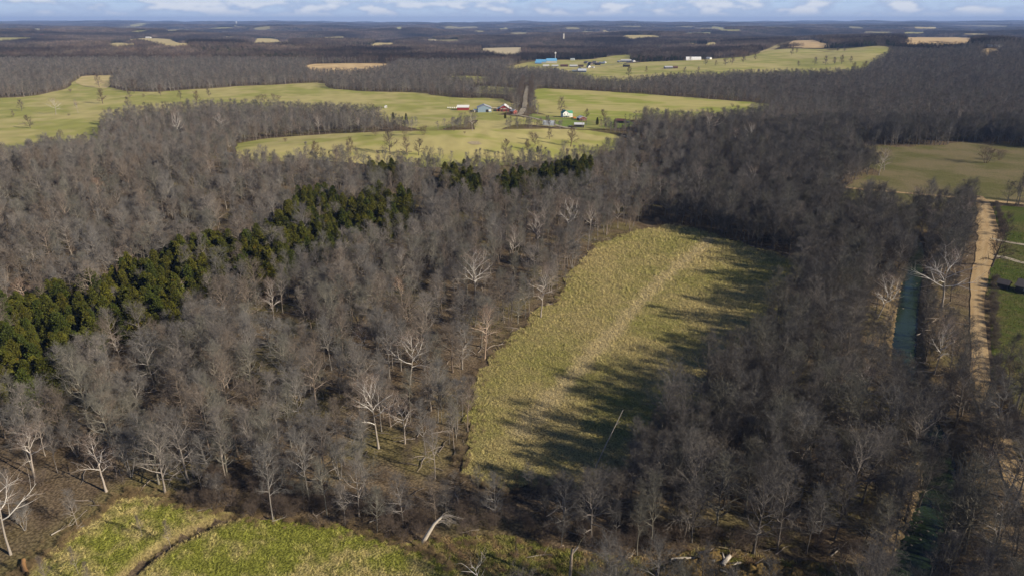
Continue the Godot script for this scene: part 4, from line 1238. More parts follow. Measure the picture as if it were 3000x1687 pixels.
func debris() -> void:
	var pale := Color(0.52, 0.47, 0.40)
	var grey := Color(0.36, 0.32, 0.28)
	var brown := Color(0.20, 0.145, 0.10)
	fallen("driftwood_log", "long white bleached log over the dark hollow of the bank", "log", Vector2(31.6, 106.6), Vector2(40.2, 106.2), 0.24, 0.34, pale, 0.5, 0.3)
	fallen("driftwood_log", "thick pale log leaning on the root plate", "log", Vector2(41.4, 105.2), Vector2(43.4, 107.2), 0.5, 0.42, Color(0.45, 0.41, 0.36), 0.0, 0.6, 1)
	fallen("driftwood_log", "short pale log right of the leaning thick log", "log", Vector2(43.6, 105.4), Vector2(45.3, 106.1), 0.2, 0.22, pale, 0.0, 0.1)
	fallen("driftwood_log", "pale forked limb at the right of the driftwood pile", "log", Vector2(45.5, 104.8), Vector2(49.0, 106.0), 0.16, 0.1, pale, 0.1, 0.2, 3)
	fallen("driftwood_log", "cream limb at the foot of the driftwood pile", "log", Vector2(40.6, 104.0), Vector2(44.6, 102.4), 0.2, 0.14, Color(0.5, 0.44, 0.33), 0.3, 0.1, 3)
	fallen("driftwood_log", "grey limb lying along the top of the driftwood pile", "log", Vector2(37.5, 108.4), Vector2(41.5, 109.0), 0.16, 0.2, grey, 0.4, 0.5)
	fallen("driftwood_log", "olive-stained limb along the back of the pile", "log", Vector2(42.0, 110.0), Vector2(46.2, 109.3), 0.14, 0.2, Color(0.36, 0.3, 0.17), 0.6, 0.3)
	for k in 9:
		var x := rng.randf_range(36.0, 46.0)
		var d := rng.randf_range(103.5, 108.5)
		var a := rng.randf() * TAU
		var l := rng.randf_range(1.2, 2.6)
		var o := thing("driftwood_stick", "", "stick", at(x, d), a, "sticks of the driftwood pile")
		part("limb", limb_mesh([Vector3(0, 0.2, 0), Vector3(l * 0.5, rng.randf_range(0.4, 1.0), 0.2), Vector3(l, rng.randf_range(0.3, 1.8), 0)], 0.10, 0.05, 5).mesh(), plain(grey, 0.9), o)
		later(o, "bent grey stick in the driftwood pile")
	var t := thing("root_plate", "upturned root plate of a fallen tree in the driftwood", "root plate", at(43.8, 107.6))
	var b := MB.new()
	for k in 26:
		var a := TAU * k / 26.0
		var rr := rng.randf_range(0.8, 1.7)
		b.tube(PackedVector3Array([Vector3(0, 1.0, 0), Vector3(cos(a) * rr * 0.5, 1.0 + sin(a) * rr * 0.5, rng.randf_range(-0.3, 0.3)), Vector3(cos(a) * rr, maxf(0.05, 1.0 + sin(a) * rr), rng.randf_range(-0.5, 0.5))]), PackedFloat32Array([0.26, 0.14, 0.03]), 5, Color.WHITE)
	part("root", b.mesh(), plain(Color(0.17, 0.12, 0.07), 0.95), t)
	# clods of the caved-in bank
	for q in [[34.5, 104.2, 2.2], [37.5, 105.6, 1.8], [40.2, 107.6, 1.6], [47.5, 103.4, 2.0], [51.0, 104.5, 1.7], [54.5, 103.2, 1.5], [30.5, 103.0, 1.8], [58.5, 105.0, 1.3], [44.5, 103.0, 1.4]]:
		var sp := SphereMesh.new()
		sp.radius = 1.0; sp.height = 2.0; sp.radial_segments = 24; sp.rings = 14
		var mb := MB.new()
		var ar := sp.get_mesh_arrays()
		var vs: PackedVector3Array = ar[Mesh.ARRAY_VERTEX]
		var cs := PackedColorArray()
		for j in vs.size():
			var v := vs[j]
			var k := 1.0 + 0.42 * nf.get_noise_3d(v.x * 9.0 + q[0] * 7.0, v.y * 9.0, v.z * 9.0 + q[1]) + 0.2 * nf.get_noise_3d(v.x * 30.0, v.y * 30.0 + q[0], v.z * 30.0)
			vs[j] = Vector3(v.x * 1.35, v.y * 0.85, v.z) * k * q[2]
			cs.push_back(Color(0.34, 0.235, 0.105).lerp(Color(0.2, 0.15, 0.06), clampf(0.5 + nf.get_noise_3d(v.x * 20.0, v.y * 20.0, v.z * 20.0 + q[0]), 0, 1)))
		mb.v = vs; mb.c = cs; mb.i = ar[Mesh.ARRAY_INDEX]; mb.n = ar[Mesh.ARRAY_NORMAL]
		var stt := SurfaceTool.new()
		stt.create_from(mb.mesh(), 0)
		stt.generate_normals()
		var o := thing("earth_clod", "", "earth clod", at(q[0], q[1], 0.1), 0.0, "clods of the caved-in bank")
		part("soil", stt.commit(), mats.ground, o)
		later(o, "tan lump of caved-in earth on the brushy bank")
	# standing dead wood
	t = thing("snag", "dead grey-brown trunk broken off at a fork, nearest the camera", "dead tree", at(10.9, 100.0))
	part("trunk", limb_mesh([Vector3(0, -0.5, 0), Vector3(0.1, 4, 0), Vector3(0.15, 8, 0.1), Vector3(0.35, 9.6, 0.1)], 0.36, 0.24).mesh(), plain(Color(0.30, 0.25, 0.2), 0.95), t)
	part("fork", limb_mesh([Vector3(0.3, 8.4, 0.1), Vector3(0.8, 9.2, 0.2), Vector3(1.3, 9.9, 0.1)], 0.2, 0.13, 7).mesh(), plain(Color(0.42, 0.38, 0.33), 0.95), t)
	part("branch", limb_mesh([Vector3(1.2, 9.8, 0.1), Vector3(1.9, 11.4, 0), Vector3(2.6, 12.4, 0)], 0.06, 0.015, 5).mesh(), plain(Color(0.28, 0.26, 0.16), 0.95), t)
	t = thing("leaning_dead_tree", "thick broken white trunk leaning from the dark bank edge", "dead tree", at(-18.6, 112.0))
	part("trunk", limb_mesh([Vector3(0, -0.3, 0), Vector3(1.5, 2.2, -0.6), Vector3(2.6, 3.8, -1.2), Vector3(4.4, 5.2, -2.0)], 0.52, 0.24).mesh(), plain(Color(0.50, 0.45, 0.38), 0.9), t)
	b = MB.new()
	for k in 14:
		var s := Vector3(2.4, 3.6, -1.0).lerp(Vector3(4.4, 5.2, -2.0), rng.randf())
		var e := s + Vector3(rng.randf_range(1.0, 4.6), rng.randf_range(-1.8, 1.0), rng.randf_range(-2.2, 1.6))
		b.tube(PackedVector3Array([s, s.lerp(e, 0.5) + Vector3(0, 0.5, 0), e]), PackedFloat32Array([0.13, 0.08, 0.015]), 4, Color.WHITE)
		for j in 10:
			b.twig(s.lerp(e, rng.randf_range(0.4, 1.0)), Vector3(rng.randfn(0.6, 0.5), rng.randfn(-0.2, 0.5), rng.randfn(0, 0.6)).normalized(), rng.randf_range(0.6, 1.6), 0.04, Color.WHITE, rng)
	part("branch", b.mesh(), plain(Color(0.26, 0.23, 0.2), 0.95), t)
	t = thing("leaning_dead_tree", "thin pale dead pole leaning over the shaded edge of the field", "dead tree", at(20.0, 137.0))
	part("trunk", limb_mesh([Vector3(0, 0, 0), Vector3(1.8, 5, -0.5), Vector3(4.2, 11, -1.0), Vector3(6.0, 15.5, -1.4)], 0.2, 0.08, 6).mesh(), plain(Color(0.4, 0.36, 0.31), 0.9), t)
	part("branch", limb_mesh([Vector3(4.4, 11.6, -1.0), Vector3(5.6, 12.6, -1.0)], 0.08, 0.04, 5).mesh(), plain(Color(0.46, 0.42, 0.36), 0.9), t)
	fallen("broken_stump", "rusty orange broken log at the corner of the green meadow", "log", Vector2(-97.0, 106.5), Vector2(-93.8, 102.7), 0.4, 0.5, Color(0.40, 0.22, 0.09), 0.2, 0.3, 1)
	var logs := [[-69, 121.5, -66.0, 122.7, "pale driftwood lying where the ditch leaves the woods"], [-51.5, 118.2, -48.9, 119.6, "pale fallen limb in front of the woods behind the meadow"], [-96.3, 114, -93.5, 117.2, "white bent limb fallen on the meadow's left corner"],
		[-52.2, 138.6, -48.5, 141.8, "cream fallen trunk in the open woods behind the meadow"], [87.4, 169.4, 92.2, 169.8, "white fallen trunk lying in the dark river woods"], [102.2, 172.7, 105, 173.5, "short white log in the dark river woods"], [-24.8, 222.4, -21.5, 220.3, "white log on a mossy spot left of the tan field"],
		[-92.5, 114.8, -91.5, 116.1, "short pinkish log on the meadow's left edge"], [-30.6, 117.8, -28.6, 118.8, "small white limb at the dark edge of the woods"], [32, 113.5, 36, 112.4, "grey log in the shade behind the driftwood pile"], [64, 108, 68, 111, "grey fallen limb right of the driftwood pile"], [20, 106.5, 24, 107.8, "grey log on the brushy bank right of the snag"], [3, 107.5, 7, 108.4, "pale log on the brushy bank left of the snag"]]
	for q in logs:
		fallen("fallen_log", q[4], "log", Vector2(q[0], q[1]), Vector2(q[2], q[3]), 0.17, 0.08, Color(0.36, 0.325, 0.28), 0.05, 0.25, 4)

# ---------------------------------------------------------------- the scene
func _ready() -> void:
	rng.seed = 11
	var expo := 1.5
	var cam := Camera3D.new()
	cam.name = "camera"
	cam.fov = 45.73
	cam.near = 1.0
	cam.far = 70000.0
	add_child(cam)
	cam.position = Vector3(0, HC, 0)
	cam.rotation_degrees.x = -PITCH
	cam.current = true
	var env := Environment.new()
	env.background_mode = Environment.BG_SKY
	env.sky = Sky.new()
	env.sky.sky_material = make_sky(expo)
	env.tonemap_mode = Environment.TONE_MAPPER_LINEAR
	env.tonemap_exposure = expo
	env.sdfgi_enabled = true
	env.ssao_enabled = true
	env.ssil_enabled = true
	env.fog_enabled = FOG
	env.fog_density = 0.000055
	env.fog_light_color = Color(0.36, 0.54, 1.0).linear_to_srgb()
	var we := WorldEnvironment.new()
	we.name = "world"
	we.environment = env
	add_child(we)
	var sun := DirectionalLight3D.new()
	sun.name = "sun"
	sun.light_energy = 1.6
	sun.light_color = Color(1.0, 0.94, 0.84)
	sun.light_angular_distance = 0.5
	sun.shadow_enabled = true
	add_child(sun)
	var el := deg_to_rad(26.5)
	var to_sun := Vector3(cos(el) * cos(deg_to_rad(27.0)), sin(el), cos(el) * sin(deg_to_rad(27.0)))
	sun.look_at_from_position(to_sun * 200.0, Vector3.ZERO)

	nz.seed = 3; nz.noise_type = FastNoiseLite.TYPE_SIMPLEX; nz.frequency = 1.0 / 55.0; nz.fractal_octaves = 3
	nf.seed = 8; nf.noise_type = FastNoiseLite.TYPE_SIMPLEX; nf.frequency = 1.0 / 7.0; nf.fractal_octaves = 3
	grain = noise_tex(0.035, 1024, 0.5, 1.0, 4, 6)
	grain_big = noise_tex(0.02, 256, 0.86, 1.0, 9)
	river = rounded(pts2(RIVER), 2, false)
	ditch = rounded(pts2(WAYS["ravine"][0]), 2, false)
	for k in LAND:
		var p := rounded(pts2(LAND[k][1]), 2 if not String(k).begins_with("far") else 1, true)
		var d0 := bounds(p)
		var j := clampf(d0.size.length() * 0.006, 0.35, 4.0)
		for m in p.size():   # grass never ends on a ruled line
			p[m] += Vector2(nf.get_noise_2d(p[m].x * 2.0, p[m].y * 2.0), nf.get_noise_2d(p[m].y * 2.0 + 77.0, p[m].x * 2.0)) * j * 2.0
		lands[k] = [LAND[k][0], p, bounds(p)]
		land_list.push_back(lands[k])
	for k in WAYS:
		var l := rounded(pts2(WAYS[k][0]), 2, false)
		var big := 0.0
		for w in WAYS[k][1]:
			big = maxf(big, w)
		way_list.push_back([k, l, big, bounds(l).grow(big + 6.0), WAYS[k][1]])
	for q in CEDAR_BAND:
		var cp := pts2(q)
		cedar_land.push_back([cp, bounds(cp)])
	n3.seed = 17; n3.noise_type = FastNoiseLite.TYPE_SIMPLEX; n3.frequency = 1.0 / 2.2; n3.fractal_octaves = 2
	mats.ground = ground_mat(34.0, 11.0)
	mats.grass = ground_mat(27.0, 40.0)
	mats.far = bark_mat(Color(0.86, 0.86, 0.86))
	mats.road = ground_mat(5.0, 3.0)

	sheet_node("ground", terrain(), mats.ground, "leaf-littered ground under the woods out to the horizon")
	var words := {"field": "long tan field of rank dry grass in the middle of the woods", "meadow": "bright green meadow at the near left", "bank": "brushy brown and green bank right of the meadow", "glade": "small straw-coloured glade at the left edge below the cedars",
		"right_field": "dull olive field right of the river beyond the cross road", "lawn": "green lawn right of the dirt road", "knoll_pasture": "pale green domed pasture beyond the wooded hill", "left_pasture": "wide yellow-green pasture running left across the valley", "left_brush_pasture": "straw-coloured gap at the top of the left pasture",
		"lane_pasture": "bright green pasture right of the tree-lined lane", "farm_yard": "green yard round the white farmhouse", "barn_pasture": "sloping pasture below the red barn", "back_pasture": "small pasture behind the tree-lined lane", "middle_pasture": "small pasture half hidden among the middle woods",
		"village_pasture": "great hill pasture right of the village", "village_green": "grass between the village houses", "cleared_field": "pale bare field beyond the village", "cleared_field_left": "tan bare strip before the dark woods left of centre"}
	for k in lands:
		var l: Array = lands[k]
		var r: Rect2 = l[2]
		var far: float = r.position.y
		var cell := clampf(sqrt(r.get_area() / 9000.0), 0.9, 60.0)
		var lift := clampf(far * 0.0004, 0.06, 3.0)
		var nm: String = "field" if String(k).begins_with("far_field") or String(k).begins_with("clearing") else String(k)
		var lab: String = words.get(k, "")
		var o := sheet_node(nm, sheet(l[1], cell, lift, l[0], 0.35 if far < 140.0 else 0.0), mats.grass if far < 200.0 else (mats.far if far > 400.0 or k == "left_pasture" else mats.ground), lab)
		if lab == "":
			o.set_meta("label", "pale open field in the distant woods")
			pending.push_back([o, "pale open strip in the far wooded hills", r.get_center().x / r.get_center().y])
	var road_words := {"dirt_road": "tan dirt road running along the river woods", "cross_road": "narrow dirt road crossing at the far end of the dirt road", "gravel_drive": "farther pale drive across the lawn", "gravel_drive_2": "nearer pale drive across the lawn", "lane": "white gravel lane between two rows of trees",
		"farm_road": "pale gravel farm road past the arched hut", "farm_road_2": "short piece of gravel road among trees right of the knoll", "village_road": "pale road climbing from the village along the hill pasture", "driveway": "white drive beside the grey-roofed house"}
	for w in way_list:
		if w[0] == "ravine":
			continue
		var k2: String = w[0]
		sheet_node(k2.trim_suffix("_2"), ribbon(w[1], w[4], clampf(w[3].position.y * 0.0006, 0.14, 1.2) + 0.05, "dirt" if k2 in ["dirt_road", "cross_road"] else "gravel", 0.5), mats.road, road_words[k2])
	var wm := StandardMaterial3D.new()
	wm.albedo_color = Color(0.02, 0.034, 0.016).linear_to_srgb()
	wm.roughness = 0.12
	wm.metallic_specular = 0.45
	wm.normal_enabled = true
	var wn := noise_tex(0.03, 512, 0.0, 1.0, 21, 3)
	wn.color_ramp = null
	wn.as_normal_map = true
	wn.bump_strength = 1.2
	wm.normal_texture = wn
	wm.normal_scale = 0.25
	wm.uv1_triplanar = true
	wm.uv1_world_triplanar = true
	wm.uv1_scale = Vector3.ONE / 4.0
	var wb := MB.new()
	for k in river.size():
		var t := (river[mini(k + 1, river.size() - 1)] - river[maxi(k - 1, 0)]).normalized()
		var s := Vector2(t.y, -t.x) * 7.0
		for q in [river[k] - s, river[k] + s]:
			wb.v.push_back(Vector3(q.x, -2.3, -q.y)); wb.n.push_back(Vector3.UP); wb.c.push_back(Color.WHITE)
		if k > 0:
			var o := 2 * k
			wb.i.append_array(PackedInt32Array([o - 2, o, o - 1, o - 1, o, o + 1]))
	sheet_node("river", wb.mesh(), wm, "narrow dark green river winding through the woods")

	# --- kinds of tree
	var oak := {"h": 18.0, "r": 0.27, "bole": 0.27, "limbs": 15, "low": 22.0, "high": 64.0, "reach": 6.6, "top": 0.55, "lift": 0.05, "wander": 0.10, "branches": 7, "blen": 0.5, "twigs": 9, "twiglets": 6, "tlen": 1.3, "tw": 0.031, "share": 0.72, "bshare": 0.78, "fade": 0.2, "bark": Color(0.215, 0.198, 0.182), "limb": Color(0.31, 0.293, 0.278), "twig": Color(0.152, 0.146, 0.141)}
	var slim := oak.duplicate()
	slim.merge({"h": 19.0, "r": 0.17, "bole": 0.36, "limbs": 12, "reach": 4.2, "low": 34.0, "high": 75.0, "branches": 6, "tlen": 1.25}, true)
	var crooked := oak.duplicate()
	crooked.merge({"h": 16.0, "r": 0.3, "bole": 0.3, "limbs": 11, "reach": 6.6, "low": 15.0, "high": 60.0, "wander": 0.2, "bark": Color(0.15, 0.137, 0.125), "limb": Color(0.2, 0.187, 0.175)}, true)
	var vase := oak.duplicate()
	vase.merge({"h": 15.0, "r": 0.2, "stems": 3, "spread": 0.32, "bole": 0.42, "limbs": 6, "reach": 3.6, "low": 45.0, "high": 75.0}, true)
	var brush := {"h": 5.0, "r": 0.05, "stems": 5, "spread": 0.5, "bole": 0.2, "limbs": 5, "low": 30.0, "high": 70.0, "reach": 1.9, "top": 0.5, "lift": 0.1, "wander": 0.16, "branches": 3, "blen": 0.6, "twigs": 5, "twiglets": 3, "tlen": 0.9, "tw": 0.024, "bark": Color(0.135, 0.115, 0.102), "twig": Color(0.135, 0.115, 0.102)}
	var sy := {"h": 22.0, "r": 0.29, "top_at": 0.74, "bole": 0.42, "limbs": 9, "low": 24.0, "high": 62.0, "reach": 9.6, "top": 0.72, "lift": 0.07, "wander": 0.15, "share": 0.78, "branches": 8, "blen": 0.5, "bshare": 0.72, "twigs": 8, "twiglets": 5, "tlen": 1.3, "tw": 0.026, "bark": Color(0.29, 0.26, 0.232), "limb": Color(0.64, 0.62, 0.595), "twig": Color(0.24, 0.185, 0.15), "fade": 0.12}
	var sy2 := sy.duplicate()
	sy2.merge({"reach": 6.6, "r": 0.26, "low": 32.0, "limbs": 9, "twig": Color(0.25, 0.205, 0.18), "bark": Color(0.38, 0.345, 0.315), "limb": Color(0.70, 0.67, 0.64), "fade": 0.25}, true)
	var pasture := oak.duplicate()
	pasture.merge({"h": 15.0, "r": 0.42, "bole": 0.2, "limbs": 14, "reach": 6.6, "low": 12.0, "high": 70.0, "top": 0.6, "tw": 0.05, "bark": Color(0.13, 0.112, 0.10), "limb": Color(0.12, 0.104, 0.094), "twig": Color(0.125, 0.10, 0.085)}, true)
	var low := oak.duplicate()
	low.merge({"limbs": 8, "branches": 4, "twigs": 6, "twiglets": 2, "tw": 0.075, "tlen": 1.7, "reach": 5.4, "h": 15.5}, true)
	var protos := []
	for q in [[oak, 1], [oak, 2], [slim, 3], [slim, 4], [crooked, 5], [vase, 6], [oak, 7], [slim, 8]]:
		protos.push_back(gen_tree(q[0], q[1]))
	var form := ["round-topped", "round-topped", "slender", "slender", "crooked", "several-stemmed", "broad-crowned", "slender"]
	var p_mesh := []
	var p_trunk := []
	var p_crown := []
	for q in protos:
		p_mesh.push_back(both(q)); p_trunk.push_back(q[0].mesh()); p_crown.push_back(q[1].mesh())
	var brushes := [both(gen_tree(brush, 31)), both(gen_tree(brush, 32)), both(gen_tree(brush, 33))]
	var lows := []
	for k in 5:
		lows.push_back(both(gen_tree(low, 41 + k)))
	var patches := []
	for k in 5:
		patches.push_back(gen_patch(51 + k, 0.03 if k < 4 else 0.6))
	var tints := [[Color(1, 1, 1), "grey"], [Color(1.15, 1.1, 1.06), "pale grey"], [Color(0.80, 0.78, 0.78), "dark grey"], [Color(1.02, 0.90, 0.80), "brown-grey"], [Color(0.94, 0.95, 0.86), "olive-grey"]]
	var bark := []
	for q in tints:
		bark.push_back(bark_mat(q[0]))
	var bark_right := []   # river-bottom kinds have darker bark
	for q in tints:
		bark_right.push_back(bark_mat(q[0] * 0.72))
	var mass_mat := bark_mat(Color.WHITE)

	# --- the near woods: every tree gets its own place
	var spots := []
	var cell := 4.8
	var d := 80.0
	while d < 660.0:
		var half := 0.80 * d + 26.0
		var x := -half
		while x < half:
			var p := Vector2(x + rng.randf_range(0, cell), d + rng.randf_range(0, cell))
			x += cell
			var rside: bool = p.x > 20.0 + (p.y - 130.0) * 0.3 or (p.y < 140.0 and p.x > -8.0)
			if rng.randf() < (0.05 if rside else 0.22) + maxf(0.0, nz.get_noise_2d(p.x * 1.7 + 300.0, p.y * 1.7)) * (0.2 if rside else 1.0):
				continue
			if (in_cedars(p) or (p.y > 300.0 and in_cedars(p + Vector2(p.x, p.y).normalized() * 11.0))) and rng.randf() < 0.86:
				continue
			if before_sycamore(p):
				continue
			if river_dist(p.x, p.y) < (4.0 if p.y > 185.0 and p.y < 265.0 else 2.6) or in_land(p) or on_way(p, 2.5 if p.y > 200.0 else -1.2):
				continue
			if (p.y < 108.0 and p.x > -8.0 and p.x < 75.0 and rng.randf() < 0.5) or (p.y < 131.0 and p.x > -14.0 and p.x < 16.0 and rng.randf() < 0.45):
				continue
			spots.push_back(p)
		d += cell
	for k in 1500:   # the dense wall of trees along the shaded side of the tan field
		var p := Vector2(rng.randf_range(0, 150), rng.randf_range(118, 345))
		if p.x > 8.0 + (p.y - 118.0) * 0.42 and not in_land(p) and edge_dist(p, lands["field"][1]) < 16.0 and rng.randf() < 0.34 and nf.get_noise_2d(p.x * 0.4, p.y * 0.4) > -0.15:
			spots.push_back(p)
	spots.sort_custom(func(a, b): return a.length_squared() < b.length_squared())
	var near_left := new_masses(8)
	var near_right := new_masses(8)
	var singles := 0
	for p in spots:
		var kind := rng.randi() % 8
		var right: bool = p.x > 20.0 + (p.y - 130.0) * 0.3 or (p.y < 132.0 and p.x > -16.0)
		if right and rng.randf() < 0.3:
			kind = [0, 1, 6, 2][rng.randi() % 4]
		var sc := rng.randf_range(0.60, 1.02) + (0.13 if right else 0.0)
		if p.y < 136.0 and p.x > -18.0 and p.x < 24.0: sc = minf(sc, maxf(0.34, (98.0 - 0.739 * (p.y - 0.10 * maxf(0.0, p.x))) / 18.0))   # young growth at the near end of the field
		if p.y > 165.0 and p.y < 262.0 and river_dist(p.x, p.y) < 15.0: sc *= 0.62
		if p.y > 420.0 and p.x < 110.0: sc *= 0.74
		if p.y > 560.0 and absf(p.x) < 120.0: sc *= 0.8
		if rng.randf() < 0.22: sc *= 0.68
		var turn := rng.randf() * TAU
		var ti := rng.randi() % 5
		if right and ti == 3: ti = 2
		var pos := at(p.x, p.y, -0.1)
		var inside: bool = absf(p.x) < 0.70 * p.y + 2.0 and p.y > 97.0
		if inside and singles < 300 and sc > 0.6:
			singles += 1
			var size_word := "tall" if sc > 1.0 else ("medium" if sc > 0.8 else "low")
			var w := place_words(p.x, p.y)
			var o := thing("bare_tree", "", "tree", pos, turn, "bare trees " + w)
			later(o, "%s %s %s bare tree %s" % [size_word, form[kind], tints[ti][1], w])
			o.scale = Vector3(sc * 1.0, sc * rng.randf_range(0.88, 1.02), sc * 1.0)
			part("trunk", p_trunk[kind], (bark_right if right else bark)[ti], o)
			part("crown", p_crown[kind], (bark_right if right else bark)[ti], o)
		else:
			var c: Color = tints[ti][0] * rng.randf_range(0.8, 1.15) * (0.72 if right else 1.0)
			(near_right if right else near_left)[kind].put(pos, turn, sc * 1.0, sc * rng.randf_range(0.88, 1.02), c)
	mass_node("hillside_woods", "dense grey-brown bare woods on the hillside left of the tan field", near_left, p_mesh, mass_mat)
	mass_node("river_woods", "dense dark bare woods along the river", near_right, p_mesh, mass_mat)
	# undergrowth
	var under := new_masses(3)
	d = 84.0
	while d < 420.0:
		var half2 := 0.79 * d + 12.0
		var x2 := -half2
		var step := 6.0 + d * 0.012
		while x2 < half2:
			var p := Vector2(x2 + rng.randf_range(0, step), d + rng.randf_range(0, step))
			x2 += step
			if river_dist(p.x, p.y) < 7.0 or on_way(p, 1.2) or in_land(p):
				continue
			if rng.randf() < 0.5:
				continue
			var s := rng.randf_range(0.25, 0.85)
			under[rng.randi() % 3].put(at(p.x, p.y, -0.05), rng.randf() * TAU, s * 1.15, s, Color(1, 0.94, 0.88) * rng.randf_range(0.8, 1.15))
		d += step
	# brush on the bank and in the hedge along the dirt road
	for k in 330:
		var p := Vector2(rng.randf_range(-22, 75), rng.randf_range(92, 114))
		if Geometry2D.is_point_in_polygon(p, lands["bank"][1]):
			var s := rng.randf_range(0.10, 0.3)
			under[k % 3].put(at(p.x, p.y), rng.randf() * TAU, s * 1.5, s, Color(1.25, 1.0, 0.75))
	for k in 520:   # thicker brush where the woods meet the meadow and the bank
		var p := Vector2(rng.randf_range(-72, 70), rng.randf_range(106, 132))
		if not in_land(p) and (edge_dist(p, lands["meadow"][1]) < 9.0 or edge_dist(p, lands["bank"][1]) < 6.0):
			var s := rng.randf_range(0.35, 0.95)
			under[k % 3].put(at(p.x, p.y), rng.randf() * TAU, s * 1.2, s, Color(0.85, 0.8, 0.76) * rng.randf_range(0.7, 1.1))
	var mp: PackedVector2Array = lands["meadow"][1]
	for k in 700:   # and of the meadow
		var j := rng.randi() % mp.size()
		var p := mp[j].lerp(mp[(j + 1) % mp.size()], rng.randf()) + Vector2(rng.randfn(0, 1.1), rng.randfn(0, 1.1))
		if p.y > 92.0:
			var s := rng.randf_range(0.06, 0.22)
			under[k % 3].put(at(p.x, p.y), rng.randf() * TAU, s * 1.8, s, Color(2.0, 1.75, 1.1) * rng.randf_range(0.6, 1.1))
	var fp: PackedVector2Array = lands["field"][1]
	for k in 800:   # ragged brushy margin of the tan field
		var j := rng.randi() % fp.size()
		var p := fp[j].lerp(fp[(j + 1) % fp.size()], rng.randf()) + Vector2(rng.randfn(0, 1.6), rng.randfn(0, 1.6))
		var s := rng.randf_range(0.08, 0.28)
		under[k % 3].put(at(p.x, p.y), rng.randf() * TAU, s * 1.4, s, Color(1.5, 1.35, 1.0) * rng.randf_range(0.6, 1.2))
	mass_node("undergrowth", "brown brushwood under the bare trees", under, brushes, mass_mat, "brush_mass")
	var hedge := new_masses(3)
	var road: PackedVector2Array = way_list[0][1]
	for k in road.size() - 1:
		var n := int(road[k].distance_to(road[k + 1]) / 0.3) + 1
		for j in n:
			var t := (road[k + 1] - road[k]).normalized()
			var p := road[k].lerp(road[k + 1], float(j) / n)
			if p.y > 396.0 or (p.y < 336.0 and p.y > 268.0) or p.y < 150.0:
				continue
			if nf.get_noise_2d(p.x * 0.7, p.y * 0.7) < -0.22 or rng.randf() < 0.35:
				continue
			p += Vector2(-t.y, t.x) * (3.7 + rng.randf_range(0, 2.0) + (1.6 if p.y > 330.0 else 0.0))
			var s := rng.randf_range(0.14, 0.55)
			hedge[rng.randi() % 3].put(at(p.x, p.y), rng.randf() * TAU, s * 1.2, s, Color(0.9, 0.88, 0.82))
	mass_node("hedge", "dark brushy hedge along the right side of the dirt road", hedge, brushes, mass_mat, "brush_mass")
	var stick := []
	for k in 2:
		var b := MB.new()
		b.tube(PackedVector3Array([Vector3(-1.6, 0.1, 0), Vector3(-0.4, 0.22, 0.12), Vector3(0.7, 0.2, -0.05), Vector3(1.7, 0.14, 0.2)]), PackedFloat32Array([0.09, 0.08, 0.055, 0.02]), 4, Color(0.27, 0.235, 0.2))
		b.tube(PackedVector3Array([Vector3(-0.2, 0.2, 0.1), Vector3(0.5, 0.5, 0.7 - 1.3 * k)]), PackedFloat32Array([0.05, 0.015]), 3, Color(0.27, 0.235, 0.2))
		stick.push_back(b.mesh())
	var sticks := new_masses(2)
	for k in 5200:
		var dd := 84.0 + 240.0 * sqrt(rng.randf())
		var p := Vector2(rng.randf_range(-0.78, 0.78) * dd, dd)
		if in_land(p) and not Geometry2D.is_point_in_polygon(p, lands["bank"][1]) or on_way(p, 1.0) or river_dist(p.x, p.y) < 4.0:
			continue
		var s := rng.randf_range(0.5, 1.9)
		sticks[k % 2].put(at(p.x, p.y), rng.randf() * TAU, s, s * 0.8, Color.WHITE * (rng.randf_range(0.4, 1.5)))
	mass_node("fallen_branches", "dead branches littering the floor of the woods", sticks, stick, mass_mat, "stick_mass")
	# --- the middle distance
	var mid := new_masses(5)
	d = 660.0
	while d < 1750.0:
		var half3 := 0.79 * d + 10.0
		var st := 6.4
		var x3 := -half3
		while x3 < half3:
			var p := Vector2(x3 + rng.randf_range(0, st), d + rng.randf_range(0, st))
			x3 += st
			if in_land(p) or on_way(p, 3.0) or river_dist(p.x, p.y) < 8.0:
				continue
			if p.x > 40.0 and p.x < 330.0 and p.y > 1600.0 and rng.randf() < 0.93:   # gardens of the village
				continue
			var s := rng.randf_range(0.55, 0.95)
			if p.y < 850.0 and absf(p.x) < 130.0: s *= 0.62
			var c: Color = tints[rng.randi() % 5][0] * rng.randf_range(0.55, 1.25) * (0.85 if p.x > 330.0 + maxf(0.0, p.y - 900.0) * 0.3 else 0.92)
			mid[rng.randi() % 5].put(at(p.x, p.y, -0.2), rng.randf() * TAU, s * 1.2, s, c)
		d += st
	mass_node("valley_woods", "bare woods and tree belts across the middle of the valley", mid, lows, mass_mat)
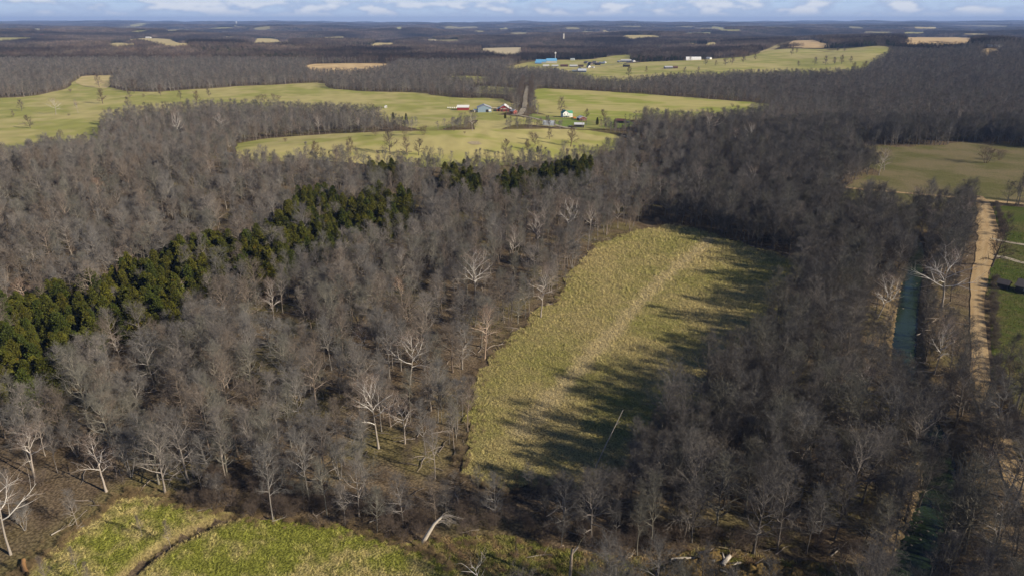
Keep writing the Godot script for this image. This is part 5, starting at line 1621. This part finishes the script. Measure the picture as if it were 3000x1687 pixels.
	# --- far forest
	for lap in 2:
		var far := new_masses(5)
		var step2 := 28.0 if lap == 0 else 112.0
		d = 1750.0 if lap == 0 else 6200.0
		while d < (6200.0 if lap == 0 else 24000.0):
			var half4 := 0.78 * d
			var x4 := -half4
			while x4 < half4:
				var p := Vector2(x4 + rng.randf_range(0, 0.35) * step2, d + rng.randf_range(0, 0.35) * step2)
				x4 += step2
				var g := step2 * 0.38
				if in_land(p) or in_land(p + Vector2(g, 0)) or in_land(p - Vector2(g, 0)) or in_land(p - Vector2(0, g)) or in_land(p + Vector2(0, g)):
					continue
				if p.x > 40.0 and p.x < 330.0 and p.y < 1960.0:
					continue
				var dark := nz.get_noise_2d(p.x * 0.09, p.y * 0.09) > 0.34
				var k := 4 if dark or rng.randf() < 0.015 else rng.randi() % 4
				var s := step2 / 28.0
				var c: Color = tints[rng.randi() % 5][0] * (0.95 + 1.0 * nz.get_noise_2d(p.x * 0.07 + 40.0, p.y * 0.07)) * rng.randf_range(0.55, 1.4)
				far[k].put(at(p.x, p.y, -1.0), (rng.randi() % 4) * PI / 2 + rng.randf_range(-0.2, 0.2), s, rng.randf_range(0.85, 1.2), c)
			d += step2 * (1.0 if lap == 0 or d < 14000.0 else 1.5)
		mass_node("far_forest", "purple-brown bare forest covering the hills beyond the pastures" if lap == 0 else "blue hazy forest on the farthest hills", far, patches, mass_mat, "forest_mass")

	# --- white sycamores
	var syc := []
	for q in [[sy, 61], [sy, 62], [sy, 63], [sy2, 64], [sy2, 65], [sy2, 66]]:
		var g := gen_tree(q[0], q[1])
		syc.push_back([g[0].mesh(), g[1].mesh()])
	var white := [bark_mat(Color(1, 1, 1)), bark_mat(Color(0.86, 0.84, 0.82)), bark_mat(Color(0.95, 0.80, 0.68))]
	for k in SYCAMORE.size() / 2:
		var q: Vector3 = SYCAMORE[2 * k]
		var s: Vector2 = SYCAMORE[2 * k + 1]
		var wide := s.y < 0.5
		var v: Array = syc[(k % 3) + (0 if wide else 3)]
		var o := thing("sycamore_tree", "", "tree", at(q.x, q.y, -0.1), rng.randf() * TAU, "white-limbed sycamores")
		var hs := q.z / 21.5
		var ws := clampf(s.x / (13.5 if wide else 10.0), hs * 0.7, hs * 1.4)
		o.scale = Vector3(ws, hs, ws)
		part("trunk", v[0], white[int(s.y)], o)
		part("crown", v[1], white[int(s.y)], o)
		later(o, "%s %s bare sycamore %s" % ["broad" if wide else "narrow", ["white", "pale grey-white", "pinkish-white"][int(s.y)], place_words(q.x, q.y)])
	var wt := sy.duplicate()
	wt.merge({"h": 12.5, "r": 0.2, "limbs": 5, "bole": 0.35, "reach": 4.2, "branches": 2, "twigs": 3, "twiglets": 3, "wander": 0.22, "low": 35.0, "high": 60.0}, true)
	var wg := gen_tree(wt, 71)
	var wo := thing("sycamore_tree", "slim white bare tree with few limbs, cut off by the bottom edge", "tree", at(-5.5, 96.0), 0.6)
	part("trunk", wg[0].mesh(), white[0], wo); part("crown", wg[1].mesh(), white[0], wo)
	wo = thing("sycamore_tree", "white forked sapling right of the slim white tree", "tree", at(0.6, 93.0), 2.2)
	wo.scale = Vector3.ONE * 0.55
	part("trunk", wg[0].mesh(), white[0], wo); part("crown", wg[1].mesh(), white[0], wo)

	# --- cedars
	var ced := []
	for k in 4:
		var g := gen_cedar(11.5, 2.8, 81 + k, 3900, 0.5)
		ced.push_back([g[0].mesh(), g[1].mesh(), both(g)])
	var ced_tint := [[Color(0.95, 1.0, 0.85), "dark green"], [Color(0.7, 0.85, 0.8), "deep green"], [Color(1.05, 1.0, 0.85), "dull olive"], [Color(1.25, 1.2, 0.9), "olive green"]]
	var ced_mat := []
	for q in ced_tint:
		var m := bark_mat(q[0])
		m.backlight_enabled = true
		m.backlight = Color(0.25, 0.28, 0.1)
		ced_mat.push_back(m)
	var cs := []
	for z in CEDAR_BAND.size():
		var poly := pts2(CEDAR_BAND[z])
		var bb := bounds(poly)
		var yy := bb.position.y
		while yy < bb.end.y:
			var xx := bb.position.x
			while xx < bb.end.x:
				var p := Vector2(xx + rng.randf_range(0, 4.0), yy + rng.randf_range(0, 4.0))
				xx += 4.0
				if Geometry2D.is_point_in_polygon(p, poly) and nz.get_noise_2d(p.x * 1.6, p.y * 1.6) > -0.55 and rng.randf() < 0.95:
					cs.push_back(p)
			yy += 4.0
	cs.sort_custom(func(a, b): return a.length_squared() < b.length_squared())
	var cmass := new_masses(4)
	for k in cs.size():
		var p: Vector2 = cs[k]
		var s := rng.randf_range(0.7, 1.22) * (1.0 if p.y < 300.0 else 1.05)
		var ti := rng.randi() % 4
		if rng.randf() < 0.3: ti = 0
		var seen: bool = absf(p.x) < 0.75 * p.y * 0.985
		if seen and taken.get("cedar_tree", 0) < 255:
			var w: String = "low in the cedar band" if p.y < 205.0 else ("in the lower middle of the cedar band" if p.y < 240.0 else ("in the middle of the cedar band" if p.y < 262.0 else ("past the middle of the cedar band" if p.y < 290.0 else ("in the upper middle of the cedar band" if p.y < 350.0 else "high in the cedar band"))))
			var o := thing("cedar_tree", "", "tree", at(p.x, p.y, -0.1), rng.randf() * TAU, "cedars of the hillside band")
			later(o, "%s %s cedar %s" % ["tall" if s > 1.05 else ("medium" if s > 0.88 else "low"), ced_tint[ti][1], w])
			o.scale = Vector3(s, s * rng.randf_range(0.9, 1.15), s)
			part("trunk", ced[k % 4][0], ced_mat[ti], o)
			part("crown", ced[k % 4][1], ced_mat[ti], o)
		else:
			var c: Color = ced_tint[ti][0] * rng.randf_range(0.85, 1.15)
			cmass[k % 4].put(at(p.x, p.y, -0.1), rng.randf() * TAU, s, s, c)
	mass_node("cedar_woods", "farther dark green cedars along the hillside band", cmass, [ced[0][2], ced[1][2], ced[2][2], ced[3][2]], mass_mat)
	for q in CEDAR_ONE:
		var o := thing("cedar_tree", "", "tree", at(q.x, q.y, -0.1), rng.randf() * TAU, "lone cedars")
		var s: float = maxf(q.z, 3.0) / 9.7
		o.scale = Vector3(s, s, s)
		part("trunk", ced[0][0], ced_mat[0], o); part("crown", ced[0][1], ced_mat[0], o)
		later(o, "lone dark cedar " + place_words(q.x, q.y))

	# --- single trees of the pastures
	var pas := []
	for k in 3:
		var g := gen_tree(pasture, 91 + k)
		pas.push_back([g[0].mesh(), g[1].mesh()])
	for k in SOLO.size():
		var q: Vector4 = SOLO[k]
		var o := thing("pasture_tree", "", "tree", at(q.x, q.y, -0.1), rng.randf() * TAU, "single trees in the open")
		var s := maxf(q.z, 4.0) / 14.6
		o.scale = Vector3(s, s, s)
		var v: Array = pas[0 if q.w == 1.0 else k % 3]
		part("trunk", v[0], bark[2 if q.w == 2.0 else k % 4], o); part("crown", v[1], bark[2 if q.w == 2.0 else k % 4], o)
		var w := "in the left pasture" if q.x < -150 and q.y < 1300 else ("on the far hill pasture" if q.y > 1300 else ("on the knoll pasture" if q.y < 640 and q.x < 110 else ("beside the dirt road" if q.y < 400 else "around the farm")))
		later(o, "big round-crowned bare tree alone on the near slope of the knoll" if q.w == 1.0 else "lone dark bare tree " + w)
	var bm := []
	for k in 3:
		var g := gen_tree(brush, 95 + k)
		bm.push_back([g[0].mesh(), g[1].mesh()])
	for k in BUSH.size():
		var q: Vector3 = BUSH[k]
		var o := thing("bush", "", "bush", at(q.x, q.y, -0.1), rng.randf() * TAU, "bushes in the pastures")
		var s := maxf(q.z, 2.0) / 5.2
		o.scale = Vector3(s * 1.5, s, s * 1.5)
		part("stem", bm[k % 3][0], bark[3], o); part("foliage", bm[k % 3][1], bark[3], o)
		var w := "in the left pasture" if q.x < -150 else ("in the hedgerow left of the lane" if q.y > 800 else ("at the edge of the olive field" if q.x > 150 else "on the knoll pasture"))
		later(o, "rounded brown bush " + w)
	for q in [[-84.0, 103.0, 0.34, "beside the ditch in the meadow"], [-77.0, 113.5, 0.3, "in the meadow above the ditch"], [-87.5, 99.5, 0.42, "at the meadow's left edge near the camera"], [-79.0, 98.5, 0.36, "in the brown patch of the meadow"], [-70.0, 111.0, 0.36, "standing over the ditch"]]:
		var o := thing("sapling", "thin bare sapling " + q[3], "sapling", at(q[0], q[1], -0.05), rng.randf() * TAU, "saplings in the near meadow")
		o.scale = Vector3(q[2] * 0.8, q[2], q[2] * 0.8)
		part("trunk", p_trunk[2], bark[1], o); part("crown", p_crown[2], bark[3], o)
	# --- the tree-lined lane
	var lane: PackedVector2Array = []
	for w in way_list:
		if w[0] == "lane": lane = w[1]
	var run := 0.0
	for k in lane.size() - 1:
		var t := (lane[k + 1] - lane[k]).normalized()
		run += lane[k].distance_to(lane[k + 1])
		if run < 17.0 or lane[k].y < 850.0:
			continue
		run = 0.0
		for s in [-1.0, 1.0]:
			var p: Vector2 = lane[k] + Vector2(-t.y, t.x) * s * 7.5
			var o := thing("lane_tree", "", "tree", at(p.x, p.y, -0.1), rng.randf() * TAU, "trees lining the lane")
			var sc := rng.randf_range(0.95, 1.2)
			o.scale = Vector3(sc * 0.8, sc, sc * 0.8)
			part("trunk", pas[k % 3][0], bark[2], o); part("crown", pas[k % 3][1], bark[0], o)
			later(o, "brown bare tree in the %s row lining the white lane" % ["left", "right"][int(s > 0.0)])
	farm()
	debris()

	# --- rank grass of the near fields
	var tufts := []
	for k in 3:
		var b := MB.new()
		for j in 14:
			var a := rng.randf() * TAU
			var lean := rng.randf_range(0.15, 0.75)
			var dir := Vector3(cos(a) * lean, 1.0, sin(a) * lean).normalized()
			b.twig(Vector3(rng.randfn(0, 0.2), 0, rng.randfn(0, 0.2)), dir, rng.randf_range(0.4, 0.95), 0.10, Color.WHITE * rng.randf_range(0.75, 1.15), rng)
		tufts.push_back(b.mesh())
	for q in [["field", 0.8, 0.9, 0.0], ["meadow", 0.62, 0.75, 0.1], ["bank", 0.55, 0.95, 0.0], ["lawn", 1.5, 0.7, 0.0]]:
		var l: Array = lands[q[0]]
		var r: Rect2 = l[2]
		var m := new_masses(3)
		var yy := r.position.y
		while yy < minf(r.end.y, 350.0):
			var xx := r.position.x
			var stp: float = q[1] * (1.0 + maxf(0.0, yy - 160.0) / 220.0)
			while xx < r.end.x:
				var p := Vector2(xx + rng.randf_range(0, stp), yy + rng.randf_range(0, stp))
				xx += stp
				if absf(p.x) > 0.8 * p.y + 8.0 or not Geometry2D.is_point_in_polygon(p, l[1]):
					continue
				if q[0] == "meadow" and near_line(p, ditch) < 0.9:
					continue
				var c := land_color(l[0], p.x, p.y) * (1.25 if q[0] != "lawn" else 1.0)
				c = c.lerp(Color(0.52, 0.45, 0.23), rng.randf_range(0.0, 0.38) if q[0] != "meadow" else rng.randf_range(0.0, 0.14)) * rng.randf_range(0.85, 1.15)
				var s: float = q[2] * rng.randf_range(0.6, 1.25) * stp / q[1]
				m[rng.randi() % 3].put(at(p.x, p.y, 0.08), rng.randf() * TAU, s, s * 0.9, c)
			yy += stp
		var names := {"field": ["field_grass", "dry tussocky grass of the tan field"], "meadow": ["meadow_grass", "lush green grass of the near meadow"], "bank": ["bank_grass", "weeds and dead grass on the brushy bank"], "lawn": ["lawn_grass", "short grass of the lawn by the dirt road"]}
		mass_node(names[q[0]][0], names[q[0]][1], m, tufts, mass_mat, "grass_tufts")
	# stones of the riffle
	var stone := SphereMesh.new()
	stone.radius = 0.5; stone.height = 0.7; stone.radial_segments = 8; stone.rings = 5
	var sb := MB.new()
	var sa := stone.get_mesh_arrays()
	sb.v = sa[Mesh.ARRAY_VERTEX]; sb.n = sa[Mesh.ARRAY_NORMAL]; sb.i = sa[Mesh.ARRAY_INDEX]
	for v in sb.v:
		sb.c.push_back(Color(0.17, 0.155, 0.13))
	var stones := new_masses(1)
	for k in 150:
		var j := rng.randi() % (river.size() - 1)
		var p := river[j].lerp(river[j + 1], rng.randf()) + Vector2(rng.randfn(0, 5), rng.randfn(0, 2))
		if k < 90: p = Vector2(86, 121) + Vector2(rng.randfn(0, 3.5), rng.randfn(0, 3.5))
		stones[0].put(Vector3(p.x, maxf(hh(p.x, p.y), -2.35), -p.y), rng.randf() * TAU, rng.randf_range(0.25, 0.9), rng.randf_range(0.3, 0.8), Color.WHITE * rng.randf_range(0.4, 1.1))
	mass_node("river_stones", "pale stones in the riffle and along the river", stones, [sb.mesh()], mass_mat, "stone_mass")
	settle_labels()
	print("near spots ", spots.size(), " cedars ", cs.size(), " ms ", Time.get_ticks_msec())
